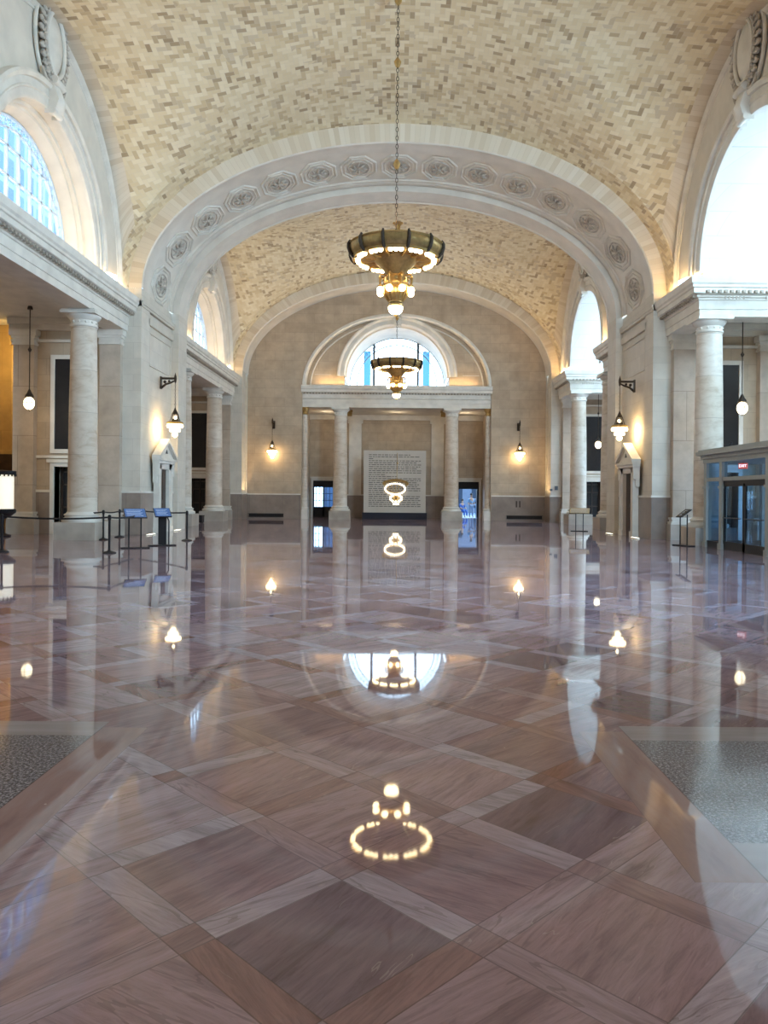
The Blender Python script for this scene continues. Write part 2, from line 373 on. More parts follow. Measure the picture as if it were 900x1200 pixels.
# ---- ribs (arches across the hall) with their piers
def rib(y0, y1, medallions=False):
    ts = [PI*k/NA for k in range(NA+1)]
    # arch face in brick soldiers
    for yf, nm in ((y0, 'front'), (y1, 'rear')):
        if nm == 'rear' and y1 > 50: continue
        m = MB(); rows = []; uvs = []; s = 0; pr = None
        for t in ts:
            a = ell(HW, RB, SPR, t); b = ell(VW+.3, D+.3, SPR, t)
            if pr: s += math.hypot(a[0]-pr[0], a[1]-pr[1])
            pr = a; rows.append([(a[0], yf, a[1]), (b[0], yf, b[1])]); uvs += [(s, 0), (s, 1)]
        o = m.grid(rows).build('trim_1', SOLD); add_uv(o, uvs); o['kind'] = 'structure'
    # soffit profile along y: (y, depth into stone)
    if medallions:
        prof = [(y0,0),(y0+.06,-.04),(y0+.12,0),(y0+1.0,0),(y0+1.02,.05),(y0+1.12,.05),(y0+1.16,.10),(y0+3.75,.10),(y0+3.78,.03),(y0+3.92,.03),(y0+3.96,.0),(y0+4.2,0),(y0+4.22,.05),(y0+4.30,.05),(y0+4.32,-.22),(y1-.12,-.22),(y1-.1,-.26),(y1,-.26)]
    else:
        prof = [(y0,0),(y0+.08,-.05),(y0+.16,0),(y1-.16,0),(y1-.08,-.05),(y1,0)]
    m = MB(); rows = []
    def ring(t, d):
        x, z = ell(HW, RB, SPR, t); nx, nz = math.cos(t)/HW, -math.sin(t)/RB; l = math.hypot(nx, nz)
        return x - nx/l*d, z - nz/l*d
    for t in ts:
        rows.append([(ring(t, d)[0], y, ring(t, d)[1]) for y, d in prof])
    o = m.grid(rows).build('trim_2', RIM); o['kind'] = 'structure'
    # piers
    for sx in (-1, 1):
        p = MB()
        p.box(sx*HW, sx*(HW+.14), y0, y0+1.0, 0, SPR); p.box(sx*(HW-(.22 if medallions else 0)), sx*(HW+.14), y1-1.28 if medallions else y1-.3, y1, 0, SPR)
        p.box(sx*(HW+.10), sx*12.0, y0+.001, y1-.001, 0, SPR)
        if medallions:
            p.box(sx*HW, sx*(HW+.12), y0+.9, y1-1.1, 8.35, 8.62)
            p.box(sx*(HW-.06), sx*(HW+.12), y0, y1-.02, 8.95, 9.08)
            p.box(sx*(HW-.03), sx*(HW+.12), y0, y1-.02, 8.85, 8.95)
            # raised frame of the tall wall panel
            for (a, b, c, d) in ((y0+1.2, y0+1.28, 6.75, 8.1), (y1-1.48, y1-1.4, 6.75, 8.1)): p.box(sx*(HW+.06), sx*(HW+.12), a, b, c, d)
            for z in (6.75, 8.05): p.box(sx*(HW+.06), sx*(HW+.12), y0+1.2, y1-1.4, z, z+.08)
        o = p.build('wall_left' if sx < 0 else 'wall_right', STONEP, smooth=False); o['kind'] = 'structure'
        d = MB(); d.box(sx*(HW-.03), sx*12.02, y0-.03, y1+.03, 0, 1.62)
        o = d.build('baseboard_left' if sx < 0 else 'baseboard_right', DADO, smooth=False); o['kind'] = 'structure'
        d = MB(); d.box(sx*(HW-.06), sx*12.0, y0-.06, y1+.06, 1.62, 1.70)
        o = d.build('trim_3', TRIM, smooth=False); o['kind'] = 'structure'
    return ring
# cut the middle pier's dado around its doorway: done by the projecting door surround
ringf = rib(*RIBS[0], medallions=True)
rib(*RIBS[1])

# ---- octagonal medallions on the soffit of the middle arch
def arc_table():
    t = 0; s = 0; T = [(0, 0)]; p = ell(HW, RB, SPR, 0)
    for k in range(1, 801):
        t = PI*k/800; q = ell(HW, RB, SPR, t); s += math.hypot(q[0]-p[0], q[1]-p[1]); p = q; T.append((s, t))
    return T
AT = arc_table(); ALEN = AT[-1][0]
def t_at(s):
    s = max(0, min(ALEN, s)); import bisect
    i = min(len(AT)-1, max(1, bisect.bisect_left(AT, (s, 0)))); a, b = AT[i-1], AT[i]
    return a[1] + (b[1]-a[1])*(s-a[0])/(b[0]-a[0])
def on_soffit(s, y, h):      # h = height above the recessed panel
    x, z = ringf(t_at(s), .10-h); return (x, y, z)
ncoff = 15; pitch = 1.68
yc = RIBS[0][0]+2.45
for i in range(ncoff):
    s0 = ALEN/2 + (i-(ncoff-1)/2)*pitch
    root = thing('octagonal_medallion', '', 'medallion', (0,0,0), 0, 'carved octagonal medallions under the middle arch')
    k = i-7
    root['label'] = ('carved octagonal medallion at the very top of the middle arch' if k == 0 else
        'carved octagonal medallion on the %s side of the middle arch, %s from its top' % ('left' if k < 0 else 'right', ['first','second','third','fourth','fifth','sixth','lowest'][abs(k)-1]))
    cpt = Vector(on_soffit(s0, yc, 0)); root.location = cpt
    def P(ds, dy, h): return Vector(on_soffit(s0+ds, yc+dy, h)) - cpt
    def octring(ru, rv, w, h, n=8, ch=.42, circ=False):
        pts = []
        if circ:
            pts = [(ru*math.cos(2*PI*q/28), rv*math.sin(2*PI*q/28)) for q in range(28)]
        else:
            c = ch
            base = [(1,c),(c,1),(-c,1),(-1,c),(-1,-c),(-c,-1),(c,-1),(1,-c)]
            for q in range(8):
                a, b = base[q], base[(q+1)%8]
                for e in range(4): pts.append(((a[0]+(b[0]-a[0])*e/4)*ru, (a[1]+(b[1]-a[1])*e/4)*rv))
        rows = []
        for (u, v) in pts:
            l = math.hypot(u, v); iu, iv = u*(1-w/l), v*(1-w/l); mu, mv = u*(1-w/2/l), v*(1-w/2/l)
            rows.append([P(u, v, 0), P(u*.99, v*.99, h*.7), P(mu, mv, h), P(iu, iv, h*.6), P(iu, iv, 0)])
        return rows
    MB().grid(octring(.76, 1.12, .09, .06), True).build('frame', TRIM, root)
    MB().grid(octring(.60, .90, .05, .045), True).build('inner_frame', TRIM, root)
    m = MB(); m.grid(octring(.47, .66, .06, .05, circ=True), True); m.build('wreath', ORN, root)
    m = MB()
    for q in range(8):
        a = 2*PI*q/8; c = .24
        pts = [P(c*.25*math.cos(a), c*1.3*.25*math.sin(a), .03), P(c*math.cos(a), c*1.35*math.sin(a), .07), P(1.5*c*math.cos(a+.2), 2.0*c*math.sin(a+.2), .02)]
        m.tube(pts, [.03, .055, .02], 6)
    m.sphere(P(0, 0, .03), .09, 10)
    m.build('rosette', ORN, root)

# ---- side lunettes
def arch_pts(a, b, n=64): return [(-a*math.cos(PI*k/n), b*math.sin(PI*k/n)) for k in range(n+1)]
def sweep_arch(m, a, b, prof, mp, n=64):
    """prof: (dr, d): dr outwards normal offset from the ellipse, d depth; mp(u, z, d) -> 3D"""
    rows = []
    for k in range(n+1):
        t = PI*k/n; nx, nz = -math.cos(t)/a, math.sin(t)/b; l = math.hypot(nx, nz); nx /= l; nz /= l
        rows.append([mp(-a*math.cos(t)+nx*dr, b*math.sin(t)+nz*dr, d) for dr, d in prof])
    m.grid(rows); return m
LZ = 9.35; OR = 3.5; WR = 3.15
def lunette(y0, y1, sx, has_window):
    yc = (y0+y1)/2; hl = (y1-y0)/2; aw = hl-.95; side = 'left' if sx < 0 else 'right'
    mp = lambda u, z, d: (sx*(WX-d), yc+u, LZ+z)
    # wall between the rim of the vault and the opening
    m = MB(); n = 64
    def topz(u):
        a = D if abs(u) >= aw else D*(1-math.sqrt(max(0, 1-(u/aw)**2))); return CROWN - a - .4*(1-a/D) - LZ + .15
    rows = []
    for k in range(n+1):
        t = PI*k/n; u0, z0 = -OR*math.cos(t), OR*math.sin(t); u1 = -(aw)*math.cos(t)
        rows.append([mp(u0, z0, 0), mp(u1, max(topz(u1), z0*1.02), 0)])
    m.grid(rows)
    for s in (-1, 1): m.add([mp(s*aw, -.6, 0), mp(s*hl, -.6, 0), mp(s*hl, .35, 0), mp(s*aw, .35, 0)], [(0,1,2,3)])
    for s in (-1, 1): m.add([mp(s*OR, -.6, 0), mp(s*aw, -.6, 0), mp(s*aw, 0, 0), mp(s*OR, 0, 0)], [(0,1,2,3)])
    o = m.build('wall_'+side, RIM); o['kind'] = 'structure'
    # slim rim moulding, soldier course, archivolt
    m = MB(); sweep_arch(m, aw-.02, D-.35+.2, [(-.02,0),(-.02,.10),(-.10,.14),(-.16,.10),(-.20,.04),(-.26,.04),(-.28,0)], mp)
    o = m.build('trim_4', TRIM); o['kind'] = 'structure'
    m = MB(); sweep_arch(m, OR, OR, [(0,0),(0,.10),(.06,.14),(.26,.14),(.29,.18),(.34,.18),(.36,.14),(.54,.14),(.56,.22),(.66,.26),(.74,.22),(.76,0)], mp)
    o = m.build('trim_5', TRIM); o['kind'] = 'structure'
    if has_window:
        m = MB(); sweep_arch(m, OR, OR, [(0,.02),(0,-.28),(-.12,-.30),(-.12,-.42),(-.2,-.44),(-.33,-.75),(-.33,-.95)], mp)
        for q in (-1, 1): m.box(-(WX+.0), -(WX+.99), yc+q*3.40, yc+q*3.8, 9.14, LZ+.01)
        o = m.build('trim_6', RIM); o['kind'] = 'structure'
        window(mp, .85, WR, 'window_1', WFRAME, 7)
    else:
        m = MB(); sweep_arch(m, OR, OR, [(0,.02),(0,-5.6)], mp, 72)
        o = m.build('ceiling', WHITE); o['kind'] = 'structure'
        window(mp, 5.45, OR-.05, 'window_2', WFRAME, 5)

def window(mp, depth, r, name, fm, nbars, border=.34, heavy=None, zoff=0):
    """half-round window: pane, bars, and a scrollwork border"""
    g = MB(); pts = [(-r*math.cos(PI*k/48), r*math.sin(PI*k/48)) for k in range(49)]
    z0 = -.7
    poly = [(-r, z0)] + pts + [(r, z0)]
    g.add([mp(u, z, -depth) for u, z in poly], [tuple(range(len(poly)))])
    w = g.build(name, GLASS, smooth=False); w['kind'] = 'structure'
    f = MB()
    sweep_arch(f, r, r, [(0,-depth+.06),(-.07,-depth+.06),(-.07,-depth-.05),(0,-depth-.05)], mp)
    sweep_arch(f, r-border, r-border, [(.03,-depth+.05),(-.03,-depth+.05),(-.03,-depth-.04),(.03,-depth-.04)], mp)
    def bar(u0, z0_, u1, z1, w_):
        a = Vector((u0, z0_)); b = Vector((u1, z1)); t = (b-a).normalized(); nrm = Vector((-t.y, t.x))*w_
        q = [a+nrm, b+nrm, b-nrm, a-nrm]
        f.add([mp(p.x, p.y, -depth+.05) for p in q]+[mp(p.x, p.y, -depth-.04) for p in q], [(0,1,2,3),(7,6,5,4),(0,4,5,1),(1,5,6,2),(2,6,7,3),(3,7,4,0)])
    ri = r-border
    for k in range(nbars):
        u = -ri + 2*ri*(k+1)/(nbars+1)
        if heavy: continue
        bar(u, z0, u, math.sqrt(ri*ri-u*u), .035)
    if heavy:
        for u in heavy: bar(u, z0, u, math.sqrt(r*r-u*u)-.05, .085)
    for zz in ((.35, 1.35, 2.2) if not heavy else ()):
        u = math.sqrt(max(0, ri*ri-zz*zz)); bar(-u, zz, u, zz, .03)
    f.build('window_frame', fm, w)
    s = MB(); nsc = 30 if not heavy else 34
    for k in range(nsc):
        a = PI*(k+.5)/nsc; rc = r-border/2-.02
        pts3 = []
        for q in range(10):
            b = q/9*2.6*PI; rr = .12*(1-q/12)
            uu = -(rc+rr*math.cos(b))*math.cos(a) ; zz = (rc+rr*math.cos(b))*math.sin(a)
            uu += rr*math.sin(b)*math.sin(a); zz += rr*math.sin(b)*math.cos(a)
            pts3.append(mp(uu, zz, -depth))
        s.tube(pts3, .022, 5)
    s.build('scrollwork', fm, w)
    return w
for b in BAYS:
    lunette(*b, -1, True); lunette(*b, 1, False)

# ---- entablatures
ENT = [(1.25,7.86),(.45,7.86),(.45,8.10),(.42,8.11),(.42,8.40),(.38,8.42),(.38,8.48),(.30,8.50),(.30,8.56),(.16,8.58),(.13,8.60),(.13,8.76),(.08,8.78),(.08,8.86),(.03,8.92),(.01,9.04),(0,9.13),(.05,9.16),(1.25,9.16)]
def ent_prism(prof, m, f0, f1):
    n = len(prof); vs = [f0(d, z) for d, z in prof] + [f1(d, z) for d, z in prof]
    m.add(vs, [tuple(range(n-1,-1,-1)), tuple(range(n,2*n))] + [(i,(i+1)%n,(i+1)%n+n,i+n) for i in range(n)])
def ent_left(y0, y1, x=-9.97):
    m = MB(); ent_prism(ENT, m, lambda d, z: (x-d, y0, z), lambda d, z: (x-d, y1, z))
    o = m.build('trim_7', TRIM, smooth=False); o['kind'] = 'structure'
    d = MB(); y = y0+.1
    while y < y1-.1: d.box(x-.32, x-.20, y, y+.10, 8.485, 8.575); y += .2
    o = d.build('trim_8', GROOVE, smooth=False); o['kind'] = 'structure'
for (a, b) in BAYS: ent_left(a, b)
def ent_right(yw, ye, x=9.93, xe=17.0):
    """short return block: from the pier plane yw out to ye, then along x to the outer wall"""
    s = -1 if ye < yw else 1            # direction the return faces
    m = MB(); n = len(ENT)
    path = [lambda d, z: (x+d, yw, z), lambda d, z: (x+d, ye-s*d, z), lambda d, z: (xe, ye-s*d, z)]
    vs = [path[k](d, z) for k in range(3) for d, z in ENT]; fs = []
    for k in range(2):
        for i in range(n): fs.append((k*n+i, k*n+(i+1)%n, (k+1)*n+(i+1)%n, (k+1)*n+i))
    fs += [tuple(range(n)), tuple(2*n+i for i in range(n))]
    m.add(vs, fs)
    m.box(x+1.1, xe, min(ye-s*1.1, yw), max(ye-s*1.1, yw), 8.35, 9.14)
    o = m.build('trim_7', TRIM, smooth=False); o['kind'] = 'structure'
    d = MB(); xx = x+.4
    while xx < 16.6: d.box(xx, xx+.10, ye-s*(-.20), ye-s*(-.32), 8.485, 8.575); xx += .2
    lo, hi = sorted((ye-s*.4, yw)); y = lo
    while y < hi-.1: d.box(x+.20, x+.32, y, y+.10, 8.485, 8.575); y += .2
    g0 = x+.95
    while g0 < 16:
        for q in range(6): d.box(g0+q*.12, g0+q*.12+.05, ye-s*(-.40), ye-s*(-.43), 8.24, 8.33)
        g0 += 1.35
    o = d.build('trim_8', GROOVE, smooth=False); o['kind'] = 'structure'
for (a, b) in BAYS:
    ent_right(b, b-3.75); ent_right(a, a+3.75)
    # wall above the returns beside the tall barrel opening
# barrel haunches: solid masonry above returns
for (a, b) in BAYS:
    c = (a+b)/2
    for s in (-1, 1):
        m = MB(); m.box(WX+.02, 16.9, c+s*(OR+.02), c+s*((b-a)/2), 9.10, 9.34)
        o = m.build('wall_right', WHITE, smooth=False); o['kind'] = 'structure'

# ---- columns
COLGROUP = 'tall stone columns under the entablatures'
def make_column(label, loc):
    t = thing('stone_column', label, 'column', loc, 0, COLGROUP)
    MB().box(-.70,.70,-.70,.70,0,.60).build('plinth', DADOL, t, smooth=False)
    MB().lathe([(.66,.60),(.68,.64),(.68,.70),(.64,.74),(.58,.76),(.56,.80),(.60,.83),(.60,.87),(.53,.90),(.50,.96)], n=40).build('base', TRIM, t)
    sh = [(.49-.07*(k/14)**1.7, .955+6.36*k/14) for k in range(15)]
    MB().lathe(sh, n=40).build('shaft', COLM, t)
    m = MB(); m.lathe([(.42,7.30),(.46,7.33),(.46,7.38),(.42,7.40),(.42,7.54),(.45,7.56),(.47,7.58),(.53,7.64),(.56,7.70),(.56,7.72)], n=40)
    m.box(-.60,.60,-.60,.60,7.72,7.82); m.box(-.57,.57,-.57,.57,7.80,7.879)
    for q in range(12):
        a = 2*PI*q/12; m.sphere((.42*math.cos(a), .42*math.sin(a), 7.47), .045, 8)
    m.build('capital', TRIM, t)
    return t
DADOL = plain('tan_marble_plinth', (.50,.43,.35), .4, 0, .3, 1.5)
cx = 10.85+.0
c0 = make_column('near stone column on the left, behind the stanchion rope', (-cx, 26.6, 0))
for lab, loc in [('near stone column on the right, beside the grey glass vestibule', (cx, 26.7, 0)),
                 ('far left stone column seen just left of the glowing back rib', (-cx, 45.75, 0)),
                 ('far left stone column half hidden behind the left pier', (-cx, 38.9, 0)),
                 ('pale far right stone column standing on a bright white plinth', (cx, 45.75, 0)),
                 ('far right stone column mostly hidden behind the right pier, its plinth edge showing', (cx, 38.9, 0)),
                 ('left column of the back wall portal, beside the dark glazed door', (-3.75, 51.55, 0)),
                 ('right column of the back wall portal, beside the doorway with people', (3.72, 51.55, 0))]:
    c = clone(c0, lab, loc)
    if 'portal' in lab: c.scale = (.98, .98, .947)

# ---- pilasters beside the piers and at the aisle end walls
def make_pilaster(w=.8, d=.3):
    t = thing('stone_pilaster', '', 'pilaster', (0,0,0), 0, 'flat pilasters in the side aisles')
    h = w/2
    MB().box(-h-.14,h+.14,-.18,d,0,.60).build('plinth', DADOL, t, smooth=False)
    m = MB(); m.box(-h-.10,h+.10,-.13,d,.60,.70); m.box(-h-.04,h+.04,-.07,d,.70,.80); m.box(-h-.08,h+.08,-.10,d,.78,.86); m.build('base', TRIM, t, smooth=False)
    MB().box(-h,h,0,d,.86,7.35).build('shaft', PILM, t, smooth=False)
    m = MB(); m.box(-h-.04,h+.04,-.05,d,7.30,7.38); m.box(-h-.01,h+.01,-.02,d,7.38,7.55); m.box(-h-.06,h+.06,-.07,d,7.55,7.65); m.box(-h-.12,h+.12,-.13,d,7.65,7.879)
    m.build('capital', TRIM, t, smooth=False)
    return t
PILM = ashlar('warm_pilaster_stone', (.52,.42,.32), (.58,.48,.38), (.34,.27,.21), 3.0, 1.9, .4, .012, .3)
p0 = make_pilaster()
first = True
for sx, side in ((-1,'left'), (1,'right')):
    for yw, nf in ((29.7,'near'), (49.2,'far')):
        for xx, wh in ((11.0,'against the %s %s pier, behind the column' % (nf, side)), (14.4,'at the outer edge of the %s %s aisle wall' % (nf, side))):
            lab = 'flat warm stone pilaster ' + wh
            if first: p = p0; first = False
            else: p = copy_tree(p0)
            p.location = (sx*xx, yw-.30 if xx < 12 else yw-.1, 0); p['label'] = lab
# ---- aisle end walls with dark tall panel and door
def aisle_end(sx, yw, door=True):
    side = 'left' if sx < 0 else 'right'
    y0, y1 = yw+.2, yw+5.4 if yw < 40 else yw+6
    dx0, dx1 = (12.15, 13.3); px0, px1 = (12.05, 13.3)
    m = MB()
    m.box(sx*12.0, sx*dx0, y0, y0+1.2, 0, 9.14)
    m.box(sx*dx1, sx*14.85, y0, y0+1.2, 0, 9.14)
    m.box(sx*dx0, sx*dx1, y0, y0+1.2, 2.62 if door else 0, 9.14)
    m.box(sx*12.0, sx*14.85, y0+1.2, y1-1.2 if yw < 40 else y1, 0, 9.14)
    o = m.build('wall_'+side, STONE, smooth=False); o['kind'] = 'structure'
    m = MB()
    for a, b in ((12.0, dx0-.16), (dx1+.16, 14.87)): m.box(sx*a, sx*b, y0-.04, y0+.3, 0, 1.62)
    o = m.build('baseboard_'+side, DADO, smooth=False); o['kind'] = 'structure'
    m = MB()
    for a, b in ((12.0, dx0-.16), (dx1+.16, 14.87)): m.box(sx*a, sx*b, y0-.07, y0+.3, 1.62, 1.72)
    m.box(sx*11.9, sx*15.0, y0-.25, y0+.1, 7.9, 8.1); m.box(sx*11.9, sx*15.0, y0-.12, y0+.1, 7.45, 7.55); m.box(sx*11.9, sx*15.0, y0-.4, y0+.1, 8.1, 8.34)
    m.box(sx*11.95, sx*14.9, y0-.08, y0+.1, 2.95, 3.05)
    o = m.build('trim_9', TRIM, smooth=False); o['kind'] = 'structure'
    # tall dark louvred panel
    w = MB().box(sx*px0, sx*px1, y0-.02, y0+.1, 3.3, 6.8).build('window_3', BLACKP, smooth=False); w['kind'] = 'structure'
    f = MB(); k = .16
    f.box(sx*(px0-k), sx*px0, y0-.07, y0+.1, 3.3-k, 6.8+k); f.box(sx*px1, sx*(px1+k), y0-.07, y0+.1, 3.3-k, 6.8+k)
    f.box(sx*px0, sx*px1, y0-.07, y0+.1, 3.3-k, 3.3); f.box(sx*px0, sx*px1, y0-.07, y0+.1, 6.8, 6.8+k)
    f.build('window_frame', TRIM, w, smooth=False)
    # door under it
    d = MB(); d.box(sx*dx0, sx*dx1, y0+.5, y0+.56, 0, 2.62)
    dd = d.build('door_1', BLACKP, smooth=False); dd['kind'] = 'structure'
    f = MB(); k = .15
    f.box(sx*(dx0-k), sx*dx0, y0-.09, y0+.45, 0, 2.62+k); f.box(sx*dx1, sx*(dx1+k), y0-.09, y0+.45, 0, 2.62+k); f.box(sx*dx0, sx*dx1, y0-.09, y0+.45, 2.62, 2.62+k)
    f.box(sx*(dx0-.25), sx*(dx1+.25), y0-.16, y0+.1, 2.62+k, 2.9)
    f.build('door_frame', TRIM, dd, smooth=False)
    f = MB(); f.box(sx*(dx0+.08), sx*(dx1-.08), y0+.46, y0+.5, .1, .18); f.box(sx*12.7, sx*12.75, y0+.44, y0+.5, 0, 2.6); f.box(sx*(dx0+.06), sx*(dx0+.14), y0+.45, y0+.5, 0, 2.6); f.box(sx*(dx1-.14), sx*(dx1-.06), y0+.45, y0+.5, 0, 2.6)
    for z in (1.0, 1.9, 2.4): f.box(sx*(dx0+.08), sx*(dx1-.08), y0+.45, y0+.5, z, z+.06)
    f.build('door_rails', WOOD, dd, smooth=False)
for sx in (-1, 1):
    for (a, b) in BAYS: aisle_end(sx, b)

# ---- outer aisle walls, aisle ceilings, masses out of the picture
def S(name, m, mat): o = m.build(name, mat, smooth=False); o['kind'] = 'structure'; return o
S('wall_left', MB().box(-17.3, -17, -14, 29.9, 0, 9.2).box(-17.3, -17, 35.2, 56, 0, 9.2), STONE)
for (a, b) in BAYS: S('ceiling', MB().box(-17, -11.2, a, b+.3, 8.35, 8.6), TRIM)
S('wall_right', MB().box(17, 17.3, -14, 17.5, 0, 9.2).box(17, 17.3, 28.0, 37, 0, 9.2).box(17, 17.3, 47.5, 56, 0, 9.2)
   .box(17, 17.3, 17.5, 28.0, 3.4, 9.2).box(17, 17.3, 37, 47.5, 3.4, 9.2), STONE)
# window storey of the outer right wall (bright street side)
for (a, b) in ((17.5, 28.0), (37, 47.5)):
    w = S('window_4', MB().box(17.1, 17.14, a, b, 0, 3.4), GLASS)
    f = MB(); n = 8
    for k in range(n+1): y = a+(b-a)*k/n; f.box(17.02, 17.22, y-.06, y+.06, 0, 3.4)
    for z in (0, .95, 2.45, 3.3): f.box(17.04, 17.2, a, b, z, z+.09)
    f.build('window_frame', GREY, w, smooth=False)
# solid corners of the outer walls above the roofs of the aisles, seal the right barrels' sides
for (a, b) in BAYS:
    for s, (u, v) in (((1), (29.9, 35.2)),): pass
S('wall_left', MB().box(-17.2, -12, 35.25, 35.5, 0, 9.2), STONE)
S('wall_right', MB().box(12, 17.2, 31.1, 31.4, 0, 9.2).box(12, 17.2, 35.0, 35.3, 0, 9.2).box(12, 17.2, 50.7, 50.9, 0, 9.2).box(14.85, 17.2, 49.4, 49.6, 0, 9.2).box(14.85, 17.2, 29.9, 30.2, 0, 9.2), STONE)

# golden side room beyond the left aisle
GOLD = ashlar('golden_painted_wall', (.56,.36,.14), (.50,.32,.12), (.42,.26,.09), 1.2, 2.2)
S('wall_left', MB().box(-22, -14.85, 34.6, 34.9, 0, 9.2).box(-22.2, -22, 29.9, 34.9, 0, 9.2), GOLD)
S('wall_left', MB().box(-22, -17.0, 29.9, 30.1, 0, 9.2), STONE)
S('ceiling', MB().box(-22.2, -14.85, 29.9, 35.0, 9.14, 9.4), TRIM)
m = MB()
for x in (-15.3, -16.2, -17.1, -18.4): m.box(x-.12, x+.12, 34.3, 34.62, 3.5, 8.6); m.box(x-.2, x+.2, 34.25, 34.62, 8.2, 8.5)
m.box(-22, -14.85, 34.2, 34.62, 3.3, 3.5)
S('trim_10', m, plain('gilded_wall_ribs', (.62,.42,.16), .45, 0, .25))
S('trim_11', MB().box(-22, -14.85, 34.1, 34.62, 2.45, 3.3), WOOD)

# ---- the stretch of hall behind and above the camera (closes the room)
S('wall_left', MB().box(-10.9, -10.4, -14, 15.7, 0, 16.2), RIM)
S('wall_right', MB().box(10.4, 10.9, -14, 15.7, 0, 16.2), RIM)
S('wall_front', MB().box(-10.9, 10.9, -14.3, -14, 0, 16.2), RIM)
S('ceiling', MB().box(-10.9, 10.9, -14, 15.7, 16.0, 16.3), RIM)
for s in (-1, 1): S('wall_left' if s < 0 else 'wall_right', MB().box(s*10.8, s*17, 15.4, 15.68, 0, 9.2), RIM)

# ------------------------------------------------------------------ back wall
YB = 51.0
BA, BB, BZ = 6.28, 4.85, 8.85
m = MB(); n = 80; rows = []
for k in range(n+1):
    t = PI*k/n; a = ell(BA, BB, BZ, t); b = ell(10.3, 6.6, 9.2, t)
    rows.append([(a[0], YB+.01, a[1]), (b[0], YB+.01, b[1])])
m.grid(rows)
for s in (-1, 1): m.box(s*6.28, s*10.3, YB+.01, YB+1.6, 0, BZ+.36 if False else BZ)
for s in (-1, 1): m.add([(s*6.28, YB+.01, BZ), (s*10.3, YB+.01, BZ), (s*10.3, YB+.01, 9.2)], [(0,1,2)])
S('wall_back', m, STONE)
m = MB()
for s in (-1, 1): m.box(s*6.33, s*9.95, YB-.04, YB+.1, 0, 1.60)
S('baseboard_back', m, DADO)
m = MB()
for s in (-1, 1): m.box(s*6.33, s*9.9, YB-.06, YB+.1, 1.60, 1.68)
S('trim_12', m, TRIM)
bm_ = lambda u, z, d: (u, YB-d, BZ+z)
# outer elliptical moulding and recess reveal
m = MB(); sweep_arch(m, BA, BB, [(.0,0),(.0,.08),(-.06,.12),(-.16,.12),(-.22,.06),(-.24,-.05),(-.24,-.42)], bm_, 80)
o = m.build('trim_13', TRIM); o['kind'] = 'structure'
m = MB(); sweep_arch(m, BA-.5, BB-.5, [(.05,-.40),(.03,-.34),(-.03,-.34),(-.05,-.40)], bm_, 80); o = m.build('trim_13', TRIM); o['kind'] = 'structure'
# tympanum
m = MB(); rows = []
for k in range(n+1):
    t = PI*k/n; rows.append([(-3.5*math.cos(t), YB+.4, 9.55+3.5*math.sin(t)), (-BA*math.cos(t), YB+.4, BZ+BB*math.sin(t)+.02)])
m.grid(rows); m.box(-6.3, -3.5, YB+.41, YB+.6, 8.6, 9.57); m.box(3.5, 6.3, YB+.41, YB+.6, 8.6, 9.57); m.box(-3.9, -3.5, YB+.5, YB+4.5, 8.6, 9.57); m.box(3.5, 3.9, YB+.5, YB+4.5, 8.6, 9.57); S('wall_back', m, STONE)
b2 = lambda u, z, d: (u, YB+.4-d, 9.55+z)
m = MB(); sweep_arch(m, 3.5, 3.5, [(0,0),(0,.10),(.06,.16),(.30,.16),(.34,.22),(.44,.26),(.52,.22),(.54,0)], b2); o = m.build('trim_14', TRIM); o['kind'] = 'structure'
m = MB(); sweep_arch(m, 3.5, 3.5, [(0,.0),(0,-.5),(-.1,-.52),(-.12,-4.0)], b2); o = m.build('trim_15', RIM); o['kind'] = 'structure'
# low sunk panels beside the arch
for s in (-1, 1): 
    m = MB(); m.box(s*4.4, s*5.5, YB+.385, YB+.42, 9.66, 9.69); S('trim_16', m, TRIM)
wb = window(b2, 3.9, 3.42, 'window_5', DFRAME, 0, .55, heavy=(-1.66, 1.5))
# keystone console at the back arch
k = thing('keystone_console', 'small carved keystone console above the back window', 'ornament', (0, YB+.1, 12.75))
m = MB(); m.prism([(-.22,0),(.22,0),(.30,.75),(-.30,.75)], lambda u,v,w: (u, -.12+.42*w, v)); m.build('block', TRIM, k, smooth=False)
MB().tube([(-.24,-.18,.62),(.24,-.18,.62)], .10, 12).build('scroll', TRIM, k); MB().tube([(-.18,-.16,.15),(.18,-.16,.15)], .07, 12).build('scroll', TRIM, k)
# portal entablature
m = MB()
PE = [(1.0,7.46),(.15,7.46),(.15,7.75),(.12,7.76),(.12,8.0),(.06,8.03),(.14,8.08),(.14,8.33),(.10,8.36),(.04,8.42),(-.12,8.44),(-.12,8.62),(-.18,8.66),(-.22,8.82),(-.2,8.90),(1.0,8.90)]
ent_prism(PE, m, lambda d, z: (-6.34, YB+d, z), lambda d, z: (6.34, YB+d, z)); S('trim_17', m, TRIM)
m = MB(); x = -6.2
while x < 6.1: m.box(x, x+.10, YB+.02, YB+.12, 8.34, 8.43); x += .2
S('trim_18', m, GROOVE)
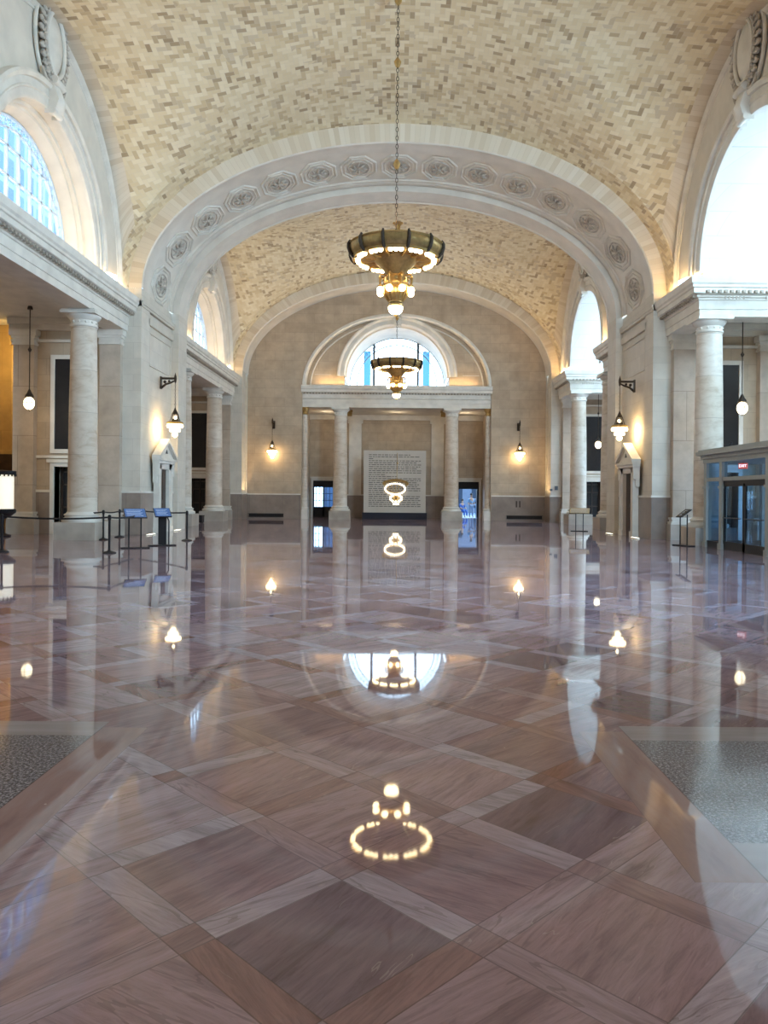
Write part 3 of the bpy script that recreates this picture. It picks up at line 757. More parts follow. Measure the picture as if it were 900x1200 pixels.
# portal room
YP = 56.0
m = MB(); m.box(-6.6, -6.3, YB+1, YP, 0, 7.6); m.box(6.3, 6.6, YB+1, YP, 0, 7.6); S('wall_back', m, STONE)
S('ceiling', MB().box(-6.6, 6.6, YB+.9, YP+.2, 7.46, 7.7), TRIM)
DX0, DX1 = 4.55, 6.05
m = MB(); m.box(-DX0, DX0, YP, YP+.4, 0, 7.5); 
for s in (-1, 1): m.box(s*DX0, s*DX1, YP, YP+.4, 2.66, 7.5); m.box(s*DX1, s*6.6, YP, YP+.4, 0, 7.5)
S('wall_back', m, STONE)
m = MB(); m.box(-DX0+.14, DX0-.14, YP-.04, YP+.1, 0, 1.6); S('baseboard_back', m, DADO)
m = MB(); m.box(-DX0+.14, DX0-.14, YP-.06, YP+.1, 1.6, 1.68); m.box(-6.3, 6.3, YP-.2, YP+.1, 7.1, 7.46)
for x in (-3.0, 3.0): m.box(x-.45, x+.45, YP-.12, YP+.1, 1.68, 7.0); m.box(x-.55, x+.55, YP-.2, YP+.1, 6.85, 7.1)
for s in (-1, 1):
    m.box(s*(DX0-.14), s*DX0, YP-.08, YP+.3, 0, 2.66); m.box(s*DX1, s*(DX1+.14), YP-.08, YP+.3, 0, 2.66); m.box(s*(DX0-.14), s*(DX1+.14), YP-.08, YP+.3, 2.66, 2.84); m.box(s*(DX0-.2), s*(DX1+.2), YP-.16, YP+.3, 2.84, 2.94)
S('trim_19', m, TRIM)
# end half-columns of the portal
for s, lab in ((-1,'left'), (1,'right')):
    t = thing('half_column', 'slim engaged half column at the %s jamb of the back portal' % lab, 'column', (s*6.15, YB+.45, 0), 0, 'engaged half columns of the back portal')
    MB().box(-.3,.28 if s < 0 else .3,-.42,.42,0,.62).build('plinth', TRIM, t, smooth=False)
    MB().lathe([(.28,.62),(.3,.68),(.3,.74),(.25,.8)], n=24).build('base', TRIM, t)
    MB().lathe([(.22,.78),(.22,3),(.19,7.0)], n=24).build('shaft', COLM, t)
    MB().lathe([(.19,6.98),(.22,7.02),(.2,7.08),(.2,7.2),(.28,7.34),(.28,7.459)], n=24).build('capital', GILT, t)
# small gilded capital consoles on portal columns
for x, lab in ((-3.75,'left'), (3.72,'right')):
    t = thing('gilded_console', 'small gilded scroll console on the cornice behind the %s portal column' % lab, 'ornament', (x+(.55 if x < 0 else -.55), YB+1.35, 7.0), 0, 'gilded scroll consoles of the portal')
    MB().box(-.16,.16,-.1,.12,.0,.42).build('block', GILT, t, smooth=False); MB().tube([(-.2,-.12,.34),(.2,-.12,.34)], .08, 10).build('scroll', GILT, t); MB().tube([(-.14,-.1,.06),(.14,-.1,.06)], .06, 10).build('scroll', GILT, t)
# left glazed double door
dd = S('door_2', MB().box(-6.05, -4.55, YP+.28, YP+.33, 2.18, 2.66).box(-6.05, -5.98, YP+.28, YP+.34, 0, 2.2).box(-4.62, -4.55, YP+.28, YP+.34, 0, 2.2).box(-5.36, -5.24, YP+.28, YP+.34, 0, 2.2).box(-6.0, -4.6, YP+.28, YP+.34, 0, .75), BLACK)
m = MB().box(-6.0, -4.6, YP+.30, YP+.31, .75, 2.2); m.build('pane', DGLASS, dd, smooth=False)
m = MB()
for x in (-5.86, -5.62, -5.12, -4.86): m.box(x-.02, x+.02, YP+.27, YP+.35, .75, 2.2)
for z in (1.2, 1.7): m.box(-6.0, -4.6, YP+.27, YP+.35, z, z+.04)
m.build('glazing_bars', BLACK, dd, smooth=False)
# right door stands open: only its frame and transom panel
dd = S('door_3', MB().box(4.55, 6.05, YP+.26, YP+.34, 2.14, 2.66).box(4.55, 4.6, YP+.26, YP+.34, 0, 2.2).box(5.98, 6.05, YP+.26, YP+.34, 0, 2.2), BLACK)
MB().box(5.94, 5.98, YP+.3, YP+1.1, 0.02, 2.12).build('open_leaf', BLACK, dd, smooth=False)
# forecourt outside the doors
PAVE = plain('pale_forecourt_paving', (.17,.24,.33), .35, 0, .2, .5)
S('floor', MB().box(-24, 24, YP+.4, 90, -.02, .004), PAVE)
bld = thing('street_building', 'pale bluish building seen through the back doors', 'building', (5, 74, 0))
MB().box(-12, 12, 0, 6, 0, 3.4).build('wall', plain('hazy_blue_render', (.14,.18,.25), .8), bld, smooth=False)
m = MB()
for k in range(12): m.box(-11+k*1.9, -10+k*1.9, -.05, .1, .5, 2.4)
m.build('window', plain('dark_shopfront', (.03,.05,.08), .2), bld, smooth=False)

# ------------------------------------------------------------------ pier doors with pediment
def pier_door(sx, label):
    side = 'left' if sx < 0 else 'right'; yc = 32.2; xw = HW-.03
    X = lambda d: sx*(xw-d)          # d = projection into the hall
    door = S('door_4', MB().box(X(.01), X(.05), yc-.55, yc+.55, 0, 2.62), WOOD)
    f = MB()
    for a, b in ((-.95,-.55), (.55,.95)):
        f.box(X(0), X(.20), yc+a, yc+b, 0, 2.85); f.box(X(0), X(.25), yc+a-.03, yc+b+.03, 0, .22)
        f.box(X(.2), X(.24), yc+(a if a < 0 else b-.12), yc+(a+.12 if a < 0 else b), .22, 2.75)
    f.box(X(0), X(.20), yc-.95, yc+.95, 2.62, 2.85)
    f.build('door_frame', TRIM, door, smooth=False)
    f = MB()
    for a in (-1.08, .92): f.box(X(0), X(.26), yc+a, yc+a+.16, 2.35, 2.9); f.box(X(0), X(.16), yc+a+.02, yc+a+.14, 2.05, 2.35)
    f.build('consoles', TRIM, door, smooth=False)
    f = MB(); f.box(X(0), X(.28), yc-1.12, yc+1.12, 2.85, 2.97); f.box(X(0), X(.33), yc-1.18, yc+1.18, 2.97, 3.07)
    f.prism([(-1.05,3.07),(1.05,3.07),(0,3.72)], lambda u,v,w: (X(.24*w), yc+u, v))
    for s in (-1, 1):
        f.prism([(s*1.2,3.05),(s*1.2,3.17),(0,3.90),(0,3.74)], lambda u,v,w: (X(.36*w), yc+u, v))
        f.prism([(s*1.05,3.08),(s*1.0,3.14),(0,3.74),(0,3.68)], lambda u,v,w: (X(.29*w), yc+u, v))
    f.build('pediment', TRIM, door, smooth=False)
    f = MB(); f.prism([(-.14,3.28),(.14,3.28),(0,3.45)], lambda u,v,w: (X(.235+.02*w), yc+u, v)); f.build('pediment_vent', BLACK, door, smooth=False)
    f = MB(); f.box(X(.05), X(.07), yc-.48, yc-.05, .3, 1.2); f.box(X(.05), X(.07), yc+.05, yc+.48, .3, 1.2); f.box(X(.05), X(.07), yc-.48, yc-.05, 1.35, 2.5); f.box(X(.05), X(.07), yc+.05, yc+.48, 1.35, 2.5)
    f.build('door_panels', WOOD, door, smooth=False)
pier_door(-1, ''); pier_door(1, '')

# ------------------------------------------------------------------ cartouches
def cartouche(sx, yc, label):
    # local: u along wall (Y), v up, w out of the wall; base at the keystone
    t = thing('carved_cartouche', label, 'ornament', (sx*(WX-.02), yc, 12.82), 0, 'carved cartouches over the side arches')
    L = lambda u, v, w: (-sx*w, u, v)
    el = lambda a, b, n=40: [(a*math.cos(2*PI*k/n), b*math.sin(2*PI*k/n)) for k in range(n)]
    m = MB(); vc = 2.0
    rows = []
    for r, w in ((.98,.14),(.9,.2),(.7,.26),(.4,.3),(.001,.32)): rows.append([L(.52*r*math.cos(2*PI*k/40), vc+.86*r*math.sin(2*PI*k/40), w) for k in range(41)])
    m.grid(rows); m.build('shield', TRIM, t)
    m = MB(); m.tube([L(u, vc+v, .22) for u, v in el(.56, .92)], .07, 8, True); m.build('inner_frame', TRIM, t)
    m = MB(); m.tube([L(u, vc+v, .06) for u, v in el(.98, 1.28)], .06, 8, True); m.build('outer_frame', TRIM, t)
    m = MB(); rnd = random.Random(3)
    for k in range(30):
        a = 2*PI*(k+.5)/30; u, v = .77*math.cos(a), vc+1.10*math.sin(a)
        c = []
        for q in range(7):
            b = a+q*.9; rr = .13*(1-q/9); c.append(L(u+rr*math.cos(b), v+rr*math.sin(b), .16+.02*q))
        m.tube(c, [.06,.06,.055,.05,.045,.04,.03], 6)
        m.sphere(L(u, v, .16), .07, 6)
    m.build('foliage_wreath', ORN, t)
    m = MB()
    for s in (-1, 1):
        c = [L(s*(.25+.1*q), vc-1.15-.12*q+.03*q*q, .18) for q in range(6)]; m.tube(c, [.09,.08,.07,.06,.05,.03], 6)
        c = [L(s*(.2+.14*q), vc+1.2+.05*math.sin(q), .16) for q in range(5)]; m.tube(c, [.10,.09,.07,.06,.03], 6)
    for q in range(5):
        m.sphere(L(.16*(q-2), vc+1.26+.05*(2-abs(q-2)), .2), .10, 8)
    m.build('leaf_sprays', ORN, t)
    m = MB()
    pts = [(.20,-.1),(.34,.05),(.42,.3),(.34,.55),(.26,.75),(.30,.9)]
    rows = []
    for w2, v in pts: rows.append([L(-.24, v, 0), L(-.24, v, w2), L(0, v, w2+.08), L(.24, v, w2), L(.24, v, 0)])
    m.grid(rows); m.tube([L(-.3,.85,.3), L(.3,.85,.3)], .12, 12); m.tube([L(-.26,-.02,.24), L(.26,-.02,.24)], .10, 12)
    m.build('scroll_keystone', TRIM, t)
for sx, sn in ((-1,'left'), (1,'right')):
    for (a, b), nf in zip(BAYS, ('near','far')):
        cartouche(sx, (a+b)/2, 'oval carved cartouche with scrolls over the %s %s side arch' % (nf, sn))

# ------------------------------------------------------------------ chandeliers
def make_chandelier(label, loc):
    t = thing('chandelier', label, 'chandelier', loc, 0, 'large brass ring chandeliers')   # origin = bottom tip
    zb = 8.62-6.85          # bulb ring height above the tip
    O = lambda z: z-6.85
    # chain of links with knobs
    m = MB(); z = O(9.3); k = 0
    while z < O(16.3):
        a = k % 2
        pts = [((.035*math.cos(b) if a else 0), (0 if a else .035*math.cos(b)), z+.07*math.sin(b)) for b in [2*PI*q/8 for q in range(8)]]
        m.tube(pts, .011, 5, True); z += .125; k += 1
    m.build('chain', IRON, t)
    m = MB()
    for zz in (14.4, 11.4): MB().lathe([(.02,-.16),(.06,-.12),(.10,-.03),(.11,.02),(.06,.1),(.02,.16)], (0,0,O(zz)), 16).build('chain_knob', GILT, t)
    m.lathe([(.02,-.5),(.10,-.4),(.16,-.1),(.28,-.02),(.30,.02)], (0,0,O(16.58)), 20)
    m.build('ceiling_cap', GILT, t)
    # ring drum
    m = MB(); m.lathe([(1.15,-.02),(1.22,-.04),(1.30,.01),(1.37,.10),(1.40,.20),(1.40,.28),(1.38,.33),(1.34,.33),(1.35,.27),(1.33,.16),(1.24,.06),(1.15,.03),(1.15,-.02)], (0,0,zb), 72); m.build('ring_drum', BRASS, t)
    m = MB(); m.lathe([(1.24,-.06),(1.28,-.08),(1.31,-.02),(1.27,.02)], (0,0,zb), 72); m.lathe([(1.34,.32),(1.40,.31),(1.42,.34),(1.39,.37),(1.34,.36)], (0,0,zb), 72)
    m.build('ring_mouldings', GILT, t)
    for k in range(12):
        a = 2*PI*k/12 + .26; c, s = math.cos(a), math.sin(a)
        pts = [(r*c, r*s, zb+z) for r, z in ((1.16,-.06),(1.28,-.06),(1.38,.05),(1.43,.18),(1.43,.30),(1.38,.41))]
        MB().tube(pts, [.03,.045,.05,.05,.05,.03], 8).build('ring_strap', IRON, t)
    # spokes and upper hangers
    for k in range(12):
        a = 2*PI*k/12 + .26; c, s = math.cos(a), math.sin(a)
        pts = [(r*c, r*s, O(z)) for r, z in ((1.18,8.60),(.95,8.52),(.72,8.50),(.5,8.55),(.36,8.6))]
        MB().tube(pts, .03, 6).build('spoke', GILT, t)
    # dish, urn and drop
    m = MB(); m.lathe([(.02,8.74),(.30,8.72),(.62,8.62),(.66,8.56),(.58,8.46),(.40,8.30),(.30,8.16),(.27,8.10),(.02,8.10)][::-1], (0,0,-6.85), 48); m.build('dish', BRASS, t)
    m = MB(); m.lathe([(.02,9.3),(.03,9.2),(.03,9.05),(.06,9.0),(.04,8.95),(.06,8.72),(.02,8.72)][::-1], (0,0,-6.85), 20); m.build('stem', GILT, t)
    m = MB(); m.lathe([(.26,8.12),(.34,8.02),(.36,7.9),(.40,7.84),(.40,7.76),(.33,7.72),(.34,7.62),(.33,7.54),(.26,7.42),(.20,7.34),(.20,7.30),(.02,7.30)][::-1], (0,0,-6.85), 40)
    for k in range(16):
        a = 2*PI*k/16; c, s = math.cos(a), math.sin(a)
        m.tube([(r*c, r*s, O(z)) for r, z in ((.35,7.70),(.36,7.6),(.33,7.5),(.22,7.34))], [.02,.035,.03,.015], 6)
    m.build('urn', GILT, t)
    for k in range(8):
        a = 2*PI*(k+.5)/8; c, s = math.cos(a), math.sin(a)
        MB().tube([(r*c, r*s, O(z)) for r, z in ((.30,8.08),(.46,8.10),(.52,8.0),(.50,7.86),(.48,7.78))], .03, 6).build('bracket_arm', GILT, t)
        MB().lathe([(.02,.10),(.07,.07),(.08,.02),(.05,0)][::-1], (.49*c,.49*s,O(7.70)), 12).build('lamp_socket', BRASS, t)
        MB().sphere((.49*c,.49*s,O(7.63)), .105, 12).build('globe_bulb', BULB, t)
    for k in range(8):
        a = 2*PI*k/8; MB().sphere((.33*math.cos(a), .33*math.sin(a), O(7.98)), .07, 8).build('urn_boss', GILT, t)
    for k in range(12):
        for q in (-1, 0, 1):
            a = 2*PI*(k+.5)/12 + .26 + q*.135; c, s = math.cos(a), math.sin(a)
            MB().sphere((1.13*c, 1.13*s, zb-.08), .073, 10).build('ring_bulb', BULB, t)
    m = MB(); m.lathe([(.10,7.32),(.15,7.28),(.23,7.25),(.23,7.20),(.20,7.18)][::-1], (0,0,-6.85), 24); m.build('drop_cap', GILT, t)
    m = MB(); m.lathe([(.21,7.22),(.22,7.14),(.19,7.04),(.12,6.98),(.03,6.96)][::-1], (0,0,-6.85), 24); m.build('drop_bowl', BULB, t)
    m = MB(); m.lathe([(.04,6.98),(.05,6.94),(.02,6.90),(.001,6.85)][::-1], (0,0,-6.85), 12); m.build('finial', GILT, t)
    return t
ch0 = make_chandelier('large brass ring chandelier hanging nearest, in front of the middle arch', (-.06, 22.7, 6.85))
ch1 = clone(ch0, 'smaller-looking far brass ring chandelier, seen against the back window', (-.02, 42.25, 6.85))

# ------------------------------------------------------------------ bracket lanterns
def make_lantern(label, loc, rz):
    # local: wall plane at y=0, projects towards -y; origin at the lamp's lowest point height on the wall
    t = thing('bracket_lantern', label, 'lantern', loc, rz, 'bronze bracket lanterns on the piers and back wall')
    Z = 2.45; A = -.62
    m = MB(); m.box(-.09,.09,-.05,0,Z-.42,Z+.10); m.box(-.035,.035,A-.05,0,Z-.02,Z+.06)
    m.tube([(0,-.03,Z-.38),(0,-.22,Z-.22),(0,-.42,Z-.16),(0,A,Z-.06)], [.05,.045,.04,.03], 8)
    m.sphere((0,-.18,Z-.12), .07, 8); m.sphere((0,-.36,Z-.09), .055, 8); m.lathe([(.03,-.16),(.05,-.05),(.05,.1),(.02,.2),(.001,.28)], (0,A,Z), 10)
    m.build('bracket', IRON, t)
    m = MB(); z = 1.22
    k = 0
    while z < Z-.12:
        a = k % 2; m.tube([((.022*math.cos(b) if a else 0), A+(0 if a else .022*math.cos(b)), z+.045*math.sin(b)) for b in [2*PI*q/6 for q in range(6)]], .008, 4, True); z += .08; k += 1
    m.build('chain', IRON, t)
    m = MB(); m.lathe([(.16,.66),(.14,.72),(.12,.76)][::-1], (0,A,0), 16)
    m.lathe([(.015,1.24),(.05,1.16),(.09,1.08),(.13,1.0),(.12,.98)][::-1], (0,A,0), 16)
    for q in range(6):
        a = 2*PI*q/6; c, s = math.cos(a), math.sin(a); m.tube([(.12*c, A+.12*s, 1.0),(.16*c, A+.16*s, .82),(.22*c, A+.22*s, .66)], .018, 6)
    m.build('crown', IRON, t)
    m = MB(); m.sphere((0,A,.84), .07, 10); m.build('lamp', BULB, t)
    m = MB(); m.lathe([(.20,.68),(.30,.66),(.31,.60),(.29,.56),(.20,.56)][::-1], (0,A,0), 32)
    for q in range(16):
        a = 2*PI*q/16; m.sphere((.31*math.cos(a), A+.31*math.sin(a), .62), .03, 6)
    m.build('brass_ring', GILT, t)
    MB().lathe([(.20,.56),(.31,.56),(.335,.52),(.335,.46),(.31,.42),(.20,.41)][::-1], (0,A,0), 32).build('upper_glass', OPAL, t)
    MB().lathe([(.14,.41),(.14,.36),(.21,.35),(.225,.31),(.21,.25),(.14,.23)][::-1], (0,A,0), 28).build('middle_glass', OPAL, t)
    MB().lathe([(.07,.23),(.07,.18),(.11,.17),(.12,.12),(.09,.05),(.03,.01),(.001,0)][::-1], (0,A,0), 24).build('lower_glass', OPAL, t)
    return t
ln0 = make_lantern('bronze bracket lantern glowing above the pedimented door on the left pier', (-HW+.02, 32.1, 3.95), R(90))
clone(ln0, 'bronze bracket lantern glowing above the pedimented door on the right pier', (HW-.02, 31.9, 3.95), R(-90))
clone(ln0, 'bronze bracket lantern on the back wall left of the portal', (-8.15, YB+.02, 3.95), 0)
clone(ln0, 'bronze bracket lantern on the back wall right of the portal', (8.10, YB+.02, 3.95), 0)

# ------------------------------------------------------------------ pendant globes in the aisles
def make_globe(label, loc):
    t = thing('pendant_globe', label, 'pendant lamp', loc, 0, 'glass globe pendants in the side aisles')
    MB().tube([(0,0,.42),(0,0,3.45)], .018, 6).build('rod', IRON, t)
    MB().lathe([(.018,-.1),(.05,-.05),(.07,0),(.03,.06),(.018,.12)], (0,0,1.95), 10).build('rod_knob', IRON, t); MB().lathe([(.1,-.1),(.08,0),(.03,.06)], (0,0,3.5), 12).build('ceiling_cap', IRON, t)
    m = MB(); m.lathe([(.16,.22),(.14,.3),(.09,.36),(.05,.46),(.02,.52)], (0,0,0), 16); m.build('fitting', IRON, t)
    m = MB(); m.sphere((0,0,0), .20, 20, 1.15); m.build('globe', OPAL2, t)
    m = MB(); m.lathe([(.205,-.012),(.212,0),(.205,.012)], (0,0,.02), 24)
    m.tube([(.21*math.cos(2*PI*q/20), 0, .235*math.sin(2*PI*q/20)) for q in range(20)], .01, 5, True)
    m.tube([(0, .21*math.cos(2*PI*q/20), .235*math.sin(2*PI*q/20)) for q in range(20)], .01, 5, True)
    m.lathe([(.001,-.3),(.02,-.26),(.04,-.22)], (0,0,0), 8); m.build('cage', IRON, t)
    return t
g0 = make_globe('glass globe pendant hanging in the near left aisle, left of the column', (-13.3, 27.8, 4.83))
clone(g0, 'glass globe pendant hanging above the grey vestibule on the right', (12.5, 27.8, 4.88))
clone(g0, 'small glass globe pendant in the far right aisle beside a dark tall panel', (12.45, 47.4, 4.85))

# ------------------------------------------------------------------ stanchions with belts
def gp(px, py, z=0.0):     # a floor point read off the photograph
    dx = px-464+.0087*(py-581); dy = py-581-.0087*dx; Y = 900*1.6/dy; return (dx*Y/900, Y, z)
posts = [('near left edge of the picture', 2, 647), ('thin one in front of the near left column', 85, 632.5), ('right of the near left column, back row', 121, 632.5), ('nearest one, left of the two reading stands', 128, 648), ('between the column plinth and the reading stands', 140, 629.5), ('behind the first reading stand', 159, 626.5), ('rightmost one, right of the second reading stand', 219, 633.5)]
def make_post():
    t = thing('stanchion_post', '', 'stanchion', (0,0,0), 0, 'black belt barrier posts')
    MB().lathe([(.18,0),(.18,.02),(.15,.035),(.05,.06),(.035,.08)], n=24).build('base', BLACK, t)
    MB().lathe([(.032,.06),(.032,.90)], n=14).build('post', BLACK, t)
    MB().lathe([(.038,.88),(.045,.90),(.045,.99),(.03,1.02),(.001,1.03)], n=14).build('belt_head', BLACK, t)
    return t
pp = [gp(x, y) for _, x, y in posts]
P0 = make_post(); PO = []
for i, (lab, x, y) in enumerate(posts):
    p = P0 if i == 0 else copy_tree(P0); p.location = pp[i]; p['label'] = 'black barrier post, ' + lab; PO.append(p)
l1 = Vector(gp(158, 642.5)); l2 = Vector(gp(190, 639.5))
def belt(i, q, sag=.04):
    a = Vector((0,0,.955)); b = Vector(q) - Vector(pp[i]); b.z = .955 if b.z < .01 else b.z
    rows = []
    d = (b-a); 
    for k in range(13):
        f = k/12; c = a+d*f; c.z -= sag*4*f*(1-f); rows.append([c+Vector((0,0,-.025)), c+Vector((0,0,.025))])
    nrm = Vector((-d.y, d.x, 0)).normalized()*.002
    m = MB(); m.grid([[r[0]-nrm, r[1]-nrm, r[1]+nrm, r[0]+nrm, r[0]-nrm] for r in rows]); m.build('belt', BLACK, PO[i])
belt(0, pp[3], .05); belt(3, (l1.x+.05, l1.y+.1, 0)); belt(1, pp[2]); belt(2, pp[4]); belt(4, pp[5]); belt(5, pp[6])

# ------------------------------------------------------------------ reading stands
SIGNB = plain('blue_printed_sign', (.10,.19,.42), .25, 0, .3, 14.0)
SIGNC = plain('cream_printed_sign', (.62,.50,.30), .4, 0, .3, 14.0)
def read_stand(label, loc, rz, mat, solid=False, w=.62, hgt=1.02):
    t = thing('reading_stand', label, 'sign stand', loc, rz)
    MB().box(-.40,.40,-.14,.14,0,.03).build('base', BLACK, t, smooth=False)
    if solid:
        MB().box(-.12,.12,-.03,.03,.03,hgt-.06).build('upright_panel', BLACK, t, smooth=False)
        MB().tube([(.2,0,.03),(.2,0,hgt-.25),(.12,0,hgt-.1)], .02, 8).build('brace', BLACK, t)
    else:
        for x in (-.17, .17): MB().tube([(x,0,.03),(x,0,hgt-.04)], .022, 8).build('leg', BLACK, t)
    pn = bpy.data.objects.new('sign_panel', None)
    m = MB(); T = R(32)
    def q(u, v, h): return (u, v*math.cos(T)-h*math.sin(T), hgt + v*math.sin(T)+h*math.cos(T))
    def bx(mm, u0, u1, v0, v1, h0, h1):
        P_ = [q(u,v,h) for h in (h0,h1) for v in (v0,v1) for u in (u0,u1)]
        mm.add(P_, [(0,2,3,1),(4,5,7,6),(0,1,5,4),(1,3,7,5),(3,2,6,7),(2,0,4,6)])
    bx(m, -w/2, w/2, -.24, .24, -.02, .01); m.build('sign_tray', BLACK, t, smooth=False)
    m = MB(); bx(m, -w/2+.02, w/2-.02, -.22, .22, .01, .016); m.build('printed_sign', mat, t, smooth=False)
    m = MB()
    for r_ in range(5): bx(m, -w/2+.07, w/2-.10-.05*(r_%2), .13-r_*.07, .145-r_*.07, .016, .018)
    m.build('text_lines', plain('pale_print', (.55,.65,.8), .4), t, smooth=False)
    return t
read_stand('black two-legged reading stand with a tilted blue sign, left of the pair', (l1.x, l1.y, 0), R(28), SIGNB)
read_stand('black panel reading stand with a tilted blue sign in front of the left pier door', (l2.x, l2.y, 0), R(28), SIGNB, True, .5)
l3 = gp(679, 622.5)
read_stand('thin-legged reading stand with a tilted cream sign before the white plinth at right', (l3[0], l3[1], 0), R(-18), SIGNC, False, .95, .96)
l4 = gp(818, 640)
read_stand('small black sign stand at the left corner of the grey vestibule', (l4[0]-.45, l4[1]+.1, 0), R(-70), BLACKP, False, .3, 1.1)

# ------------------------------------------------------------------ low grilles, bench, floor uplights
def grille(label, x0, x1, y, z0, z1, rz=0):
    t = thing('wall_grille', label, 'vent grille', ((x0+x1)/2, y, z0), rz, 'long low black grilles at the foot of the back wall')
    h = (x1-x0)/2; H = z1-z0
    MB().box(-h,h,-.03,.0,0,H).build('backing', BLACKP, t, smooth=False)
    m = MB(); m.box(-h-.02,h+.02,-.06,0,H,H+.03); m.box(-h-.02,h+.02,-.06,0,-.02,.0)
    k = -h
    while k < h: m.box(k, k+.02, -.045, -.03, 0, H); k += .12
    m.build('bars', BLACK, t, smooth=False)
grille('long low black grille at the foot of the back wall, left of the portal', -9.75, -7.45, YB-.04, .14, .33)
grille('long low black grille at the foot of the back wall, right of the portal', 7.35, 9.7, YB-.04, .14, .33)
for x, k in ((8.0,'left'), (8.22,'right')):
    t = thing('slot_vent', 'short upright dark slot vent right of the portal, the %s one of two' % k, 'vent', (x, YB-.04, .9), 0, 'upright slot vents in the dado')
    MB().box(-.05,.05,-.015,.0,0,.42).build('slot', WOOD, t, smooth=False)
t = thing('storage_box', 'low black box standing on the floor in the far left aisle', 'box', (-10.9-.15, 42.4, 0))
MB().box(-.42,.42,-.25,.25,.03,.40).build('body', BLACK, t, smooth=False); MB().box(-.44,.44,-.27,.27,.40,.43).build('lid', BLACKP, t, smooth=False)
m = MB(); [m.box(x-.03,x+.03,y-.03,y+.03,0,.03) for x in (-.35,.35) for y in (-.2,.2)]; m.build('feet', BLACK, t, smooth=False)
LEDW = emis('uplight_lens', (1,.86,.62), 5)
def uplight(label, px, py, rz):
    x, y, _ = gp(px, py)
    t = thing('floor_uplight', label, 'floor light', (x, y, 0), rz, 'slim floor uplights at the foot of the piers')
    MB().box(-.06,.06,-.42,.42,0,.035).build('housing', TRIM, t, smooth=False)
    MB().box(-.045,.045,-.40,.40,.035,.04).build('lens', LEDW, t, smooth=False)
uplight('slim bright floor uplight at the left pier, near side of its door', 177, 627, 0)
uplight('slim bright floor uplight at the left pier, far side of its door', 208, 622, 0)
uplight('slim bright floor uplight at the right pier, near side of its door', 744, 631, 0)
uplight('slim bright floor uplight at the right pier, far side of its door', 714, 626, 0)

# ------------------------------------------------------------------ text wall in the portal
PANEL = plain('pale_text_panel', (.56,.50,.42), .35, 0, .12, 1.0)
tw = thing('text_wall', 'pale freestanding text panel with a glowing chandelier relief on a black base', 'display panel', (-.09, 52.5, 0))
MB().box(-2.2,2.2,-.25,.25,0,.45).build('base', NAVY, tw, smooth=False)
MB().box(-2.12,2.12,-.12,.12,.45,4.68).build('panel', PANEL, tw, smooth=False)
INK = plain('grey_ink', (.12,.105,.09), .6)
rnd = random.Random(11); m = MB(); z = 4.36
while z > .75:
    x = -1.78; h = .05
    while x < 1.75:
        w = rnd.uniform(.08,.34)
        if x+w > 1.8: break
        m.box(x, x+w, -.124, -.12, z, z+h); x += w+.055
        if rnd.random() < .02: break
    z -= .135
m.build('text_lines', INK, tw, smooth=False)
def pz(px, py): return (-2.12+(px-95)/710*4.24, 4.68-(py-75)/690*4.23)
m = MB()  # raised chandelier shape with glowing bulbs, modelled on the panel face
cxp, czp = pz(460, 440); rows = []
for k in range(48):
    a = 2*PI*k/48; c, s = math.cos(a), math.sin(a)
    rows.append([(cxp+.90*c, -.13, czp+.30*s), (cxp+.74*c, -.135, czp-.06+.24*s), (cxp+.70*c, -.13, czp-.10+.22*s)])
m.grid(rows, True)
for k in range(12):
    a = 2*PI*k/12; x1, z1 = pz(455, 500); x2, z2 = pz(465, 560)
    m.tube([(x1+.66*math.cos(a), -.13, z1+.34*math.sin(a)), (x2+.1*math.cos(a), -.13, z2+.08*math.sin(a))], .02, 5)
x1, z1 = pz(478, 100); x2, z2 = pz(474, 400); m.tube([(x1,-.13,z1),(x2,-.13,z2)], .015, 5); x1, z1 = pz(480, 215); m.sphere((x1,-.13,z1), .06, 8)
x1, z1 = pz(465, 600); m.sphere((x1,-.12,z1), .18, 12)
m.build('relief_metalwork', GILT, tw)
SCREEN = emis('glowing_relief_bulbs', (1,.84,.55), 6)
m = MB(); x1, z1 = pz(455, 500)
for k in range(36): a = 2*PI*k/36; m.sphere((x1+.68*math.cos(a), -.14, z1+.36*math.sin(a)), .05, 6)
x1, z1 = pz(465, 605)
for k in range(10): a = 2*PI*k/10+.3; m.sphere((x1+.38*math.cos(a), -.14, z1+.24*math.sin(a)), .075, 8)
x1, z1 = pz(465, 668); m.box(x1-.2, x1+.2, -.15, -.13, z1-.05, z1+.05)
m.build('relief_bulbs', SCREEN, tw)

# ------------------------------------------------------------------ backlit case at the far left
LITC = emis('backlit_panel', (1,.86,.55), .9)
t = thing('backlit_display', 'glowing cream backlit panel on a dark bowl-shaped foot at the left edge', 'display', gp(2, 628.5))
MB().lathe([(.30,0),(.32,.04),(.10,.12),(.07,.4),(.09,.62),(.30,.74),(.46,.86),(.48,.94)], n=28).build('stand', BLACK, t)
MB().lathe([(.38,.94),(.39,1.0),(.39,2.2),(.38,2.26)], n=28).build('lit_drum', LITC, t)
m = MB(); m.lathe([(.46,.92),(.47,.96),(.44,1.0)], n=28); m.lathe([(.44,2.24),(.47,2.28),(.47,2.38),(.001,2.42)], n=28)
for k in range(20): a = 2*PI*k/20; m.box(.45*math.cos(a)-.02,.45*math.cos(a)+.02,.45*math.sin(a)-.02,.45*math.sin(a)+.02,2.18,2.26)
m.build('rim', BLACK, t)

